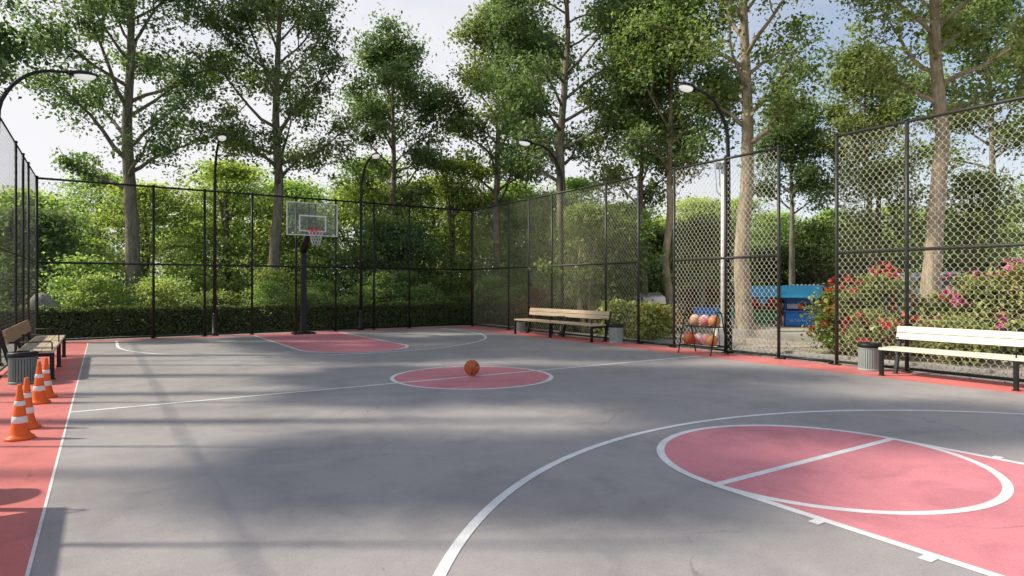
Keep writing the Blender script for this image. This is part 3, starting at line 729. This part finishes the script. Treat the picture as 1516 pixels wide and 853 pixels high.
# ------------------------------------------------------------------ big trees, each with its own trunk line
def trunk(d, pts, H):
    """trunk line through photo positions at distance d, carried on up to height H"""
    q = [sight(x, y, d) for x, y in pts]
    q0 = q[0].copy(); q0[2] = 0; out = [q0] + [p for p in q if p[2] > 0.15]
    if out[-1][2] < H:
        l = out[-1].copy(); l[2] = H; out.append(l)
    return out
R_ = np.random.default_rng
GT = 'tall trees around the court'
trees = [
 ('tall leafy tree rising behind the far fence at left, bare lower trunk', 21.5, [(197, 440), (192, 300), (185, 200), (190, 90), (192, 0)], 14.5, .26, 4.6, 28, 3.4, .115, 'leaf', 'bark', 11, .46),
 ('tall tree with leaning pale trunk left of the basketball hoop', 23.5, [(402, 420), (411, 290), (407, 130), (411, 20)], 15.0, .23, 4.9, 28, 3.2, .12, 'leaf', 'bark', 12, .46),
 ('slim round topped tree just right of the basketball hoop', 27.0, [(577, 420), (580, 290), (580, 190), (576, 100)], 11.6, .19, 4.3, 24, 2.8, .13, 'leaf', 'bark', 13, .55),
 ('tree with crooked trunk behind the corner of the far fence', 28.0, [(739, 420), (734, 310), (737, 200)], 13.0, .22, 4.6, 26, 3.3, .135, 'leaf_warm', 'bark', 14, .5),
 ('dense dark tree behind the far right bench', 22.0, [(836, 440), (829, 300), (829, 200), (835, 60)], 14.8, .21, 4.8, 32, 3.5, .12, 'leaf', 'bark', 15, .4),
 ('slender dark trunked tree behind the near end of the leafy fence', 22.0, [(952, 430), (947, 330), (950, 240)], 9.8, .14, 4.0, 22, 2.2, .12, 'leaf_warm', 'bark', 16, .5),
 ('bent pale trunk tree seen through the narrow fence opening', 20.5, [(991, 460), (984, 385), (993, 320), (991, 240)], 10.4, .15, 4.5, 22, 2.4, .115, 'leaf_warm', 'bark_pale', 17, .5),
 ('thick pale trunked tree beside the street lamp and ball rack', 18.2, [(1104, 480), (1097, 400), (1104, 280), (1107, 190), (1101, 80), (1098, 0)], 14.5, .245, 5.4, 23, 3.0, .115, 'leaf_warm', 'bark_pale', 18, .5),
 ('young tree behind the blue playhouse, grey trunk', 26.5, [(1170, 430), (1167, 340), (1166, 280)], 8.9, .15, 4.3, 18, 2.0, .13, 'leaf', 'bark', 19, .5),
 ('bright bushy topped tree behind the right fence, left of the thickest trunk', 25.5, [(1287, 430), (1283, 300), (1276, 200)], 10.6, .16, 5.2, 26, 2.0, .125, 'leaf_warm', 'bark', 20, .5),
 ('thick pale trunked tree among the flower bushes at right', 16.6, [(1376, 440), (1385, 350), (1397, 200), (1386, 80), (1384, 0)], 14.0, .245, 5.8, 23, 2.8, .11, 'leaf_warm', 'bark_pale', 21, .5),
 ('thin trunked tree near the right edge behind the fence', 21.0, [(1477, 430), (1474, 330), (1470, 220)], 12, .14, 5.2, 24, 2.8, .12, 'leaf_warm', 'bark', 22, .45),
]
root_of = {}
nleaf = 0
for (lb, d, pts, H, r0, zc, nl, reach, ls, lm, bk, sd, el0) in trees:
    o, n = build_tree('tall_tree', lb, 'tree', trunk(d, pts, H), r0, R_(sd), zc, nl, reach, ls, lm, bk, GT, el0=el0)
    root_of[sd] = o; nleaf += n
# trees outside the left fence: their crowns shade the court
def plain_trunk(r, d, H, lean=0.3):
    x, y = rd(r, d); return [(x, y, 0), (x + lean * 0.4, y, H * 0.4), (x + lean, y + lean * .5, H)]
shade = [(-14.5, 15.6, 14.5, 2.6, 5.5, 'tall tree beyond the left fence whose leaves hang in at the top left corner'),
 (-11.0, 4.5, 10.2, .5, 7.6, 'slim tree left of the picture whose shade falls left of the three point line'),
 (-9.4, 6.5, 12.2, .5, 9.4, 'high crowned tree left of the picture shading the top of the near arc'),
 (-11.4, 8.0, 11.6, .75, 7.6, 'tree left of the picture casting shade over the half way line'),
 (-12.0, 9.9, 12.8, .85, 7.2, 'tree left of the picture casting shade beyond the centre circle'),
 (-12.6, 12.6, 13.0, 1.1, 6.6, 'tree left of the picture casting shade on the far half of the court')]
for i, (r, d, H, reach, zc, lb) in enumerate(shade):
    sd = 41 + i
    o, n = build_tree('tall_tree', lb, 'tree', plain_trunk(r, d, H), .2, R_(sd), zc, 22, reach, .14, 'leaf', 'bark', GT, el0=.4, dens=1.5, csize=.36, top_taper=.6)
    root_of[sd] = o

# ------------------------------------------------------------------ understorey beyond the far hedge
GU = 'light green understorey trees beyond the hedge'; LU = 'light green bushy tree in the thicket beyond the far fence and hedge'
protos = []
for k, (H, R, sd) in enumerate([(5.6, 2.7, 51), (4.6, 2.4, 52), (6.6, 2.8, 53), (4.0, 2.3, 54)]):
    protos.append(build_shrub('understorey_tree', LU, 'tree', H, R, R_(sd), .13, ['leaf_light', 'leaf_light', 'leaf_light', 'leaf'][k], 170, 85, GU, base_z=0.7, trunked=True, flat=0.33, csize=0.42))
spots = [(-14.5, 25, 0, 1.0), (-18.3, 23.4, 1, 1.1), (-11.7, 26, 2, .98), (-8.9, 25.5, 1, 1.0), (-6.6, 28, 0, 1.05), (-4.9, 26.0, 3, 1.05), (-2.6, 28.5, 2, 1.0), (-.6, 30, 0, 1.05), (1.4, 29, 1, 1.1), (3.2, 31, 2, 1.0),
         (5.4, 30, 0, 1.0), (-13, 29.5, 2, 1.08), (-10.2, 29, 0, 1.15), (-7, 32, 2, 1.1), (-4, 33, 0, 1.2), (0, 36, 2, 1.1), (7.4, 33, 1, 1.1), (10.2, 34, 0, 1.1), (13, 36, 2, .95), (16, 38, 0, 1.0), (19.5, 36, 1, 1.1), (23, 38, 2, .9), (27, 36, 0, 1.0),
         (-16, 21, 3, .9), (-19, 29, 2, 1.0), (-24, 31, 0, 1.1), (4.5, 26.5, 3, .8), (17, 33, 3, .9), (12, 30, 3, .8)]
for i, (r, d, k, s) in enumerate(spots):
    first = k not in [q[2] for q in spots[:i]]
    o = protos[k] if first else copy_tree(protos[k])
    x, y = rd(r, d); o.location = (x, y, 0); o.rotation_euler = (0, 0, random.uniform(0, 6.28)); o.scale = (s, s, s * random.uniform(.92, 1.08))
# low shrubs right behind the hedge
GS = 'low shrubs behind the clipped hedge'; LS = 'low leafy shrub growing between the clipped hedge and the thicket'
sp = [build_shrub('low_shrub', LS, 'shrub', h, r, R_(60 + i), .095, 'leaf_light' if i != 1 else 'leaf_warm', 70, 62, GS, csize=0.24, flat=0.4) for i, (h, r) in enumerate([(1.9, 1.25), (1.5, 1.1), (2.3, 1.2)])]
k = 0
for row, (yy, x0, x1, st) in enumerate([(21.9, -4.5, 15, 1.45), (23.3, -4.5, 17, 1.9)]):
    x = x0
    while x < x1:
        if abs(x + 1.6) < 1.05: x += .5; continue
        o = sp[k % 3] if k < 3 else copy_tree(sp[k % 3]); k += 1
        o.location = (x, yy + random.uniform(-.25, .25), 0); o.rotation_euler = (0, 0, random.uniform(0, 6.28)); s = random.uniform(.62, .85) if row == 0 else random.uniform(.75, 1.0); o.scale = (s * 1.15, s * 1.15, s)
        x += st * random.uniform(.85, 1.15)
# woods far behind
GW = 'trees of the woods far behind the court'; LW = 'distant leafy tree in the woods far behind the court'
src = [root_of[13], root_of[14], root_of[10 + 10], protos[2], protos[0]]
k = 0
for (r0, d0) in [(-34, 44), (-27, 40), (-21, 42), (-14.5, 40), (-9, 44), (-3, 42), (3, 45), (8, 42), (13, 45), (18, 43), (23, 46), (28, 44), (34, 45), (40, 46), (46, 48), (-30, 55), (-18, 57), (-6, 58), (6, 57), (17, 58), (29, 57), (42, 58), (52, 56), (-42, 56), (10.5, 36.5), (20.5, 31), (25.5, 30)]:
    o = copy_tree(src[[3, 4][k % 2]]); k += 1
    x, y = rd(r0, d0); o.location = (x, y, 0); o.rotation_euler = (0, 0, random.uniform(0, 6.28)); s = random.uniform(.8, 1.0) * (1.0 if d0 < 50 else 1.25); o.scale = (s, s, s)
    tag(o, LW, 'tree', GW)

# ------------------------------------------------------------------ clipped hedge
def hedge(label, x0, x1, y0, y1, H, n, seed):
    rng = R_(seed); root = empty('clipped_hedge', ((x0 + x1) / 2, (y0 + y1) / 2, 0), 0, label, 'hedge')
    lx, ly = (x1 - x0) / 2, (y1 - y0) / 2
    mb = MB(); mb.box((0, 0, H / 2 - 0.03), (2 * lx - .14, 2 * ly - .14, H - 0.1)); mb.build('branch_core', M['core'], root)
    areas = np.array([2 * lx * H, 2 * lx * H * .2, 2 * lx * 2 * ly, 2 * ly * H, 2 * ly * H]); f = rng.choice(5, n, p=areas / areas.sum())
    u, v = rng.uniform(-1, 1, n), rng.uniform(0, 1, n)
    P = np.zeros((n, 3)); Nn = np.zeros((n, 3))
    for k in range(5):
        m = f == k
        if k == 0: P[m] = np.stack([u[m] * lx, -ly + 0 * u[m], v[m] * H], 1); Nn[m] = (0, -1, .2)
        if k == 1: P[m] = np.stack([u[m] * lx, ly + 0 * u[m], v[m] * H], 1); Nn[m] = (0, 1, .2)
        if k == 2: P[m] = np.stack([u[m] * lx, (2 * v[m] - 1) * ly, H + 0 * u[m]], 1); Nn[m] = (0, 0, 1)
        if k == 3: P[m] = np.stack([-lx + 0 * u[m], u[m] * ly, v[m] * H], 1); Nn[m] = (-1, 0, .2)
        if k == 4: P[m] = np.stack([lx + 0 * u[m], u[m] * ly, v[m] * H], 1); Nn[m] = (1, 0, .2)
    P += Nn * (0.03 * np.sin(P[:, :1] * 3.1 + P[:, 2:] * 5) + 0.02 * np.sin(P[:, :1] * 11.3)) + rng.normal(size=P.shape) * 0.022
    P[:, 2] = np.maximum(P[:, 2], 0.03)
    V, Q = leaf_cloud(P, Nn * 2, 0.06, rng, 0, .3)
    mesh_np('foliage', V, Q, M['leaf_hedge'], root, tint=np.clip(rng.normal(.42, .25, n) + np.where(f == 2, .45, 0), 0, 1))  # leaves on the top face coloured lighter, imitating sun on the hedge
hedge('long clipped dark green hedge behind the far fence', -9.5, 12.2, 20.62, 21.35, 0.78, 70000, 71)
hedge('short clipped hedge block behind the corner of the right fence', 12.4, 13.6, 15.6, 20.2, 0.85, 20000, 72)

# ------------------------------------------------------------------ garden bushes beyond the right fence
def at(px, d): x, y = rd((px - 758) / F_PX * d, d); return (x, y, 0)
build_shrub('flowering_bush', 'leafy bush with orange blossoms in the narrow fence opening', 'bush', .86, .72, R_(80), .085, 'leaf_flower', 60, 55, None, 'petal_orange', 14, at(966, 16.9), csize=.17)
build_shrub('garden_bush', 'green bush behind the mesh just left of the orange blossoms', 'bush', .9, .7, R_(81), .085, 'leaf_flower', 55, 50, None, None, 0, at(915, 17.6), csize=.18)
build_shrub('rose_bush', 'red rose bush leaning out in front of the blue playhouse', 'bush', 1.3, .5, R_(82), .085, 'leaf_flower', 62, 52, None, 'petal_red', 22, at(1240, 13.2), csize=.16, fl_size=.085)
build_shrub('rose_bush', 'rose bush with a large red cluster on top, left of the thick trunk', 'bush', 1.55, .8, R_(83), .085, 'leaf_flower', 75, 55, None, 'petal_red', 40, at(1308, 13.2), csize=.18, fl_size=.085)
build_shrub('rose_bush', 'low rose bush with scattered red blooms at the foot of the thick trunk', 'bush', 1.15, .75, R_(84), .08, 'leaf_flower', 62, 50, None, 'petal_red', 16, at(1392, 12.9), csize=.17, fl_size=.08)
build_shrub('flowering_bush', 'broad bush with pink blossoms behind the sunlit bench', 'bush', 1.5, .85, R_(85), .10, 'leaf_flower', 78, 50, None, 'petal_pink', 28, at(1450, 12.4), csize=.19, fl_size=.085)
build_shrub('flowering_bush', 'magenta flowering bush at the right edge behind the fence', 'bush', 1.75, .9, R_(86), .10, 'leaf_flower', 80, 52, None, 'petal_pink', 46, at(1525, 12.2), csize=.19, fl_size=.09)
build_shrub('rose_bush', 'small bush with red roses low behind the grey bin', 'bush', .8, .5, R_(87), .075, 'leaf_flower', 40, 42, None, 'petal_red', 14, at(1285, 12.3), csize=.14, fl_size=.07)
build_shrub('garden_bush', 'low dense bush under the sunlit bench backrest', 'bush', .75, .85, R_(88), .08, 'leaf_flower', 52, 50, None, 'petal_pink', 6, at(1415, 11.6), csize=.16, fl_size=.07)
build_shrub('rust_leaved_bush', 'rust coloured bush behind the mesh above the ball rack', 'bush', 1.3, 1.3, R_(89), .09, 'leaf_rust', 80, 52, None, None, 0, at(1040, 23.5), csize=.2)
build_shrub('rust_leaved_bush', 'reddish low bush behind the mesh at the far end of the bench', 'bush', 1.2, .8, R_(90), .085, 'leaf_rust', 50, 45, None, None, 0, at(800, 21.5), csize=.2)
build_shrub('multi_stem_shrub', 'tall olive shrub with several pale stems behind the far right bench', 'shrub', 3.7, 1.5, R_(91), .105, 'leaf_warm', 130, 62, None, None, 0, at(872, 19.4), 'bark_pale', base_z=1.0, csize=.28)
build_shrub('multi_stem_shrub', 'brownish green shrub behind the mesh, nearest the narrow opening', 'shrub', 3.4, 1.3, R_(92), .105, 'leaf_warm', 110, 60, None, None, 0, at(918, 19.9), 'bark', base_z=0.8, csize=.28)
build_shrub('olive_tree', 'bushy olive green tree filling the fence panel behind the ball rack', 'tree', 3.7, 1.2, R_(93), .11, 'leaf_warm', 120, 60, None, None, 0, at(1035, 22.5), 'bark', base_z=1.5, trunked=True, csize=.3)
build_shrub('olive_tree', 'bushy tree seen through the right mesh above the red roses', 'tree', 5.2, 1.7, R_(94), .11, 'leaf_warm', 150, 62, None, None, 0, at(1300, 20.5), 'bark', base_z=1.9, trunked=True, csize=.32)
build_shrub('olive_tree', 'bushy tree seen through the mesh right of the thick trunk', 'tree', 4.9, 1.5, R_(95), .11, 'leaf_warm', 130, 60, None, None, 0, at(1440, 20), 'bark', base_z=2.0, trunked=True, csize=.3)
build_shrub('dark_bush', 'dark bushy tree closing the view behind the narrow opening', 'tree', 3.6, 1.8, R_(96), .12, 'leaf_hedge', 130, 70, None, None, 0, at(965, 27), 'bark', base_z=.4, csize=.35)
build_shrub('dark_bush', 'dark bushy tree closing the view behind the blue playhouse', 'tree', 4.2, 2.2, R_(97), .13, 'leaf_hedge', 150, 75, None, None, 0, at(1205, 29), 'bark', base_z=.4, csize=.4)

# ------------------------------------------------------------------ playground things
def playhouse(loc, rz, s, roofm, gable, wallm, label):
    root = empty('playhouse', loc, rz, label, 'playhouse'); root.scale = (s, s, s)
    mb = MB()
    for x in (-.5, .5):
        for y in (-.4, .4): mb = MB(); mb.box((x, y, .55), (.07, .07, 1.1)); mb.build('post', M[gable], root, .006)
    mb = MB(); mb.prism([(-.62, .93), (0.0, 1.3), (.0, 1.34), (-.66, .95)], 0, -.6, .6); mb.prism([(.62, .93), (.66, .95), (.0, 1.34), (0.0, 1.3)], 0, -.6, .6); mb.build('roof', M[roofm], root)
    mb = MB(); mb.box((0, -.42, .84), (1.06, .03, .2)); mb.box((0, .42, .7), (1.0, .03, .5)); mb.build('header_board', M[gable], root, .004)
    for sx in (-.6, .6): mb = MB()
    mb = MB(); mb.box((0, -.42, .26), (1.0, .03, .44)); mb.box((-.5, 0, .26), (.03, .74, .44)); mb.box((.5, 0, .26), (.03, .74, .44)); mb.box((0, -.47, .5), (1.08, .14, .03)); mb.build('counter', M[wallm], root, .004)
    return root
p_ = at(1187, 20.6); ph = playhouse((p_[0], p_[1], .1), -YAW - .40, 1.0, 'cyan', 'navy', 'blue', 'blue wooden playhouse with sky blue roof in the fence opening')
mb = MB(); mb.ellipsoid((-.05, -.36, .63), (.085, .05, .11), 14, 8); mb.build('hatch_ornament', M['red_board'], ph)
mb = MB(); mb.box((-.28, -.40, .66), (.34, .03, .16)); mb.build('shelf_board', M['grey_roof'], ph, .004); mb = MB(); mb.box((.26, -.40, .62), (.3, .03, .1)); mb.build('shelf_board', M['grey_roof'], ph, .004)
mb = MB()
for k in range(4): mb.tube([(-.4 + .2 * k + .16 * t / 7, -.44, .2 + .04 * math.sin(t * 1.8 + k) + .02 * math.cos(t * 3.1)) for t in range(8)], .008, 5)
mb.build('painted_scrawl', M['white'], ph)
mb = MB()
for k in range(7): mb.ellipsoid((-.25 + .12 * k, -.04 + .03 * (k % 2), 1.345), (.045, .04, .025 + .01 * (k % 3)), 8, 5)
mb.build('roof_flowers', M['white'], ph)
p_ = at(1133, 22.3); ph2 = playhouse((p_[0], p_[1], .1), -YAW - .36, .98, 'cyan', 'red_board', 'green_board', 'green and red playhouse with pale blue roof seen through the mesh')
mb = MB(); mb.prism([(-.28, .93), (.1, .93), (-.09, .6)], 1, -.47, -.45); mb.build('pennant', M['cyan'], ph2)
p_ = at(1222, 23); playhouse((p_[0], p_[1], .1), -YAW + .5, 1.05, 'brown_board', 'brown_board', 'brown_board', 'brown roofed playhouse half hidden by the red roses')
# low blue play panels
pr = empty('play_panel', at(1054, 19.2), -YAW, 'low blue and teal play panel behind the ball rack', 'play panel')
mb = MB(); mb.box((-.2, 0, .58), (.72, .04, .36)); mb.build('blue_board', M['blue'], pr, .005)
mb = MB(); mb.box((.42, 0, .56), (.48, .04, .32)); mb.build('teal_board', M['teal'], pr, .005)
for x in (-.5, .15, .62):
    mb = MB(); mb.box((x, .05, .38), (.06, .06, .78)); mb.build('leg', M['white'], pr, .004)
# canopy with grey pyramid roof
cp = empty('garden_canopy', at(966, 22), -YAW - .1, 'small canopy with grey pitched roof behind the flowering bush', 'canopy')
mb = MB(); mb.add([(-.85, -.6, .80), (.62, -.6, .80), (.62, .6, .80), (-.85, .6, .80), (-.45, 0, 1.19), (.25, 0, 1.19)], [(0, 1, 5, 4), (1, 2, 5), (2, 3, 4, 5), (3, 0, 4), (3, 2, 1, 0)]); mb.build('roof', M['grey_roof'], cp)
for x in (-.75, .52):
    for y in (-.5, .5): mb = MB(); mb.box((x, y, .4), (.08, .08, .8)); mb.build('post', M['grey_roof'], cp, .005)
# white utility pole with bracket
wp = empty('white_pole', at(1071, 14.6), -YAW, 'tall white pole with small bracket box behind the black lamp', 'pole')
mb = MB(); mb.tube([(0, 0, 0), (0, 0, 4.3)], [.065, .055], 12); mb.build('shaft', M['white'], wp)
mb = MB(); mb.box((-.05, 0, .22), (.3, .22, .44)); mb.build('pedestal', M['white'], wp, .01)
mb = MB(); mb.box((-.06, 0, 4.2), (.26, .12, .14)); mb.tube([(-.19, 0, 4.1), (-.15, 0, 3.6), (0, 0, 3.45)], .012, 6); mb.tube([(-.1, 0, 4.15), (-.08, 0, 3.7)], .01, 6); mb.build('bracket', M['grey_roof'], wp)

# dark long shed behind the right fence
sh = empty('dark_shed', at(1372, 32), -YAW + .12, 'long low dark shed behind the right fence', 'shed')
mb = MB(); mb.box((0, 0, 1.25), (9.4, 2.8, 2.5)); mb.build('wall', M['dark_wall'], sh)
mb = MB(); mb.box((0, -.1, 2.62), (10.0, 3.4, .2)); mb.build('roof', M['black'], sh, .02)
for x in (-3.4, -1.6, .4, 2.2, 3.8):
    mb = MB(); mb.box((x, -1.43, 1.35), (1.2, .05, 1.1)); w = mb.build('window', M['dark_wall'], sh); mb = MB(); mb.box((x, -1.458, 1.35), (1.06, .02, .96)); mb.build('pane', M['shed_pane'], w)
# parked car, mostly hidden by trunk and bushes
car_scale = 1.16
car = empty('parked_car', at(1352, 24), -YAW + .15, 'pale parked car partly hidden behind the thick trunk and roses', 'car')
car.scale = (car_scale,) * 3; car.location.z = .1
mb = MB(); side = [(-2.1, .35), (-2.12, .75), (-2.0, .95), (-1.15, 1.05), (-.45, 1.55), (.9, 1.6), (1.7, 1.15), (2.1, 1.05), (2.15, .4), (1.75, .3), (-1.8, .3)]
mb.prism([(a, b) for a, b in side], 1, -.85, .85); mb.build('body', M['car'], car, .08)
for sy in (-.86, .86):
    mb = MB(); q = [(-.95, 1.07), (-.38, 1.47), (.2, 1.5), (.2, 1.08)]; mb.prism(q, 1, sy - .008, sy + .008); mb.build('window', M['glass_dark'], car)
    mb = MB(); q = [(.28, 1.08), (.28, 1.5), (.85, 1.52), (1.45, 1.12)]; mb.prism(q, 1, sy - .008, sy + .008); mb.build('window', M['glass_dark'], car)
for x in (-1.35, 1.35):
    for sy in (-.8, .8):
        mb = MB(); mb.tube([(x, sy - .1, .33), (x, sy + .1, .33)], .33, 24); w = mb.build('wheel', M['rubber'], car)
        mb = MB(); mb.tube([(x, sy - .115, .33), (x, sy + .115, .33)], .19, 16); mb.build('rim', M['car'], w)
# white slatted fence and grey rock far left
wf = empty('picket_fence', at(58, 20.6), -YAW, 'white picket fence glimpsed beyond the left corner of the court', 'fence')
mb = MB()
for k in range(12): mb.box((-.9 + .15 * k, 0, .72), (.08, .025, 1.2))
mb.build('pickets', M['white'], wf, .004)
mb = MB(); mb.box((-.05, .03, .4), (1.95, .03, .08)); mb.box((-.05, .03, 1.05), (1.95, .03, .08)); mb.build('rail', M['white'], wf)
rng = R_(99); mb = MB(); mb.ellipsoid((0, 0, .35), (.62, .5, .62), 22, 14); mb.v = [tuple(np.array(v) * (1 + .07 * math.sin(5 * v[0] + 3 * v[2]) + .06 * math.sin(9 * v[1] + 4 * v[0]))) for v in mb.v]
o = mb.build('garden_rock', M['concrete']); o.location = at(63, 17.75); o.scale = (.8, .7, 1.2); tag(o, 'pale grey boulder beside the left corner post beyond the hedge', 'rock')

# ------------------------------------------------------------------ loose leaves and gravel: uncountable litter
rng = R_(101); n = 5200
P = np.stack([rng.uniform(FX1 + .1, FX1 + 4.0, n), rng.uniform(0, 14, n), np.full(n, 0.0)], 1); P[:, 2] = np.where(P[:, 0] < FX1 + 1.2, -0.004, 0.0)
V, Q = leaf_cloud(P, np.tile([0, 0, 1.0], (n, 1)), .035, rng, 0, .95)
tag(mesh_np('gravel', V, Q, M['concrete'], None, tint=np.ones(n)), 'loose pale stones strewn on the gravel walk', 'gravel', kind='stuff')
n = 24000
P = np.stack([rng.uniform(-12, 14, n), rng.uniform(21.2, 30, n), np.full(n, 0.03)], 1)
V, Q = leaf_cloud(P, np.tile([0, 0, .2], (n, 1)), .13, rng, -1.2, .1)
tag(mesh_np('ground_cover', V, Q, M['leaf_hedge'], None, tint=np.clip(rng.normal(.5, .2, n), 0, 1)), 'low grass and weeds under the thicket', 'ground cover', kind='stuff')

# ------------------------------------------------------------------ sky, sun, camera
SUN_EL = math.radians(40); sdir = -RT  # the sun stands to the left of the view
world = bpy.data.worlds.new('World'); scene.world = world; world.use_nodes = True
nt = world.node_tree; nt.nodes.clear()
out = nt.nodes.new('ShaderNodeOutputWorld'); bg = nt.nodes.new('ShaderNodeBackground')
sky = nt.nodes.new('ShaderNodeTexSky'); sky.sky_type = 'NISHITA'; sky.sun_disc = False
sky.sun_elevation = SUN_EL; sky.sun_rotation = math.atan2(sdir[0], sdir[1]); sky.air_density = 1.0; sky.dust_density = 1.2; sky.ozone_density = 1.2
tc = nt.nodes.new('ShaderNodeTexCoord'); mp = nt.nodes.new('ShaderNodeMapping'); mp.inputs['Scale'].default_value = (1, 1, 2.6); nt.links.new(tc.outputs['Generated'], mp.inputs[0])
cn = nt.nodes.new('ShaderNodeTexNoise'); cn.inputs['Scale'].default_value = 1.5; cn.inputs['Detail'].default_value = 7; cn.inputs['Roughness'].default_value = .55; nt.links.new(mp.outputs[0], cn.inputs['Vector'])
def mth(op, a, b):
    m = nt.nodes.new('ShaderNodeMath'); m.operation = op
    for k, v in enumerate((a, b)):
        if isinstance(v, (int, float)): m.inputs[k].default_value = v
        else: nt.links.new(v, m.inputs[k])
    return m.outputs[0]
# haze is thickest toward the sun and the horizon; soft cloud elsewhere
vd = nt.nodes.new('ShaderNodeVectorMath'); vd.operation = 'DOT_PRODUCT'; nt.links.new(tc.outputs['Generated'], vd.inputs[0]); vd.inputs[1].default_value = (-RT[0], -RT[1], 0)
sx = nt.nodes.new('ShaderNodeSeparateXYZ'); nt.links.new(tc.outputs['Generated'], sx.inputs[0])
hz = mth('ADD', mth('MULTIPLY', vd.outputs['Value'], 0.55), mth('MULTIPLY', sx.outputs[2], -0.95))
fac = mth('ADD', mth('ADD', hz, 0.95), mth('MULTIPLY', mth('SUBTRACT', cn.outputs['Fac'], 0.5), 1.5))
cl_ = nt.nodes.new('ShaderNodeClamp'); nt.links.new(fac, cl_.inputs[0]); cl_.inputs[1].default_value = 0.04; cl_.inputs[2].default_value = 0.97
mx = nt.nodes.new('ShaderNodeMix'); mx.data_type = 'RGBA'; nt.links.new(cl_.outputs[0], mx.inputs[0]); sb = nt.nodes.new('ShaderNodeMix'); sb.data_type = 'RGBA'; sb.blend_type = 'MULTIPLY'; sb.inputs[0].default_value = 1; nt.links.new(sky.outputs[0], sb.inputs[6]); sb.inputs[7].default_value = (1.5, 1.42, 1.36, 1); nt.links.new(sb.outputs[2], mx.inputs[6]); mx.inputs[7].default_value = (7.6, 7.5, 7.7, 1)
nt.links.new(mx.outputs[2], bg.inputs[0]); bg.inputs[1].default_value = 0.125; nt.links.new(bg.outputs[0], out.inputs[0])

sl = bpy.data.lights.new('sun', 'SUN'); sl.energy = 5.0; sl.angle = math.radians(2.2); sl.color = (1.0, .92, .77)
so = bpy.data.objects.new('sun', sl); COL.objects.link(so)
tosun = Vector((sdir[0] * math.cos(SUN_EL), sdir[1] * math.cos(SUN_EL), math.sin(SUN_EL)))
so.rotation_euler = tosun.to_track_quat('Z', 'Y').to_euler(); so.location = tosun * 40

cd = bpy.data.cameras.new('camera'); cam = bpy.data.objects.new('camera', cd); COL.objects.link(cam)
cd.sensor_width = 36; cd.lens = 36 * F_PX / 1516; cd.clip_start = .05; cd.clip_end = 600
cd.shift_y = (HOR - 426.5) / 1516
cam.location = (0, 0, CAM_H); cam.rotation_euler = (PI / 2, 0, -YAW); scene.camera = cam

scene.view_settings.view_transform = 'Standard'; scene.view_settings.look = 'None'; scene.view_settings.exposure = 0
scene.cycles.use_denoising = True
scene.cycles.max_bounces = 6; scene.cycles.diffuse_bounces = 3; scene.cycles.transparent_max_bounces = 8
scene.cycles.sample_clamp_indirect = 6
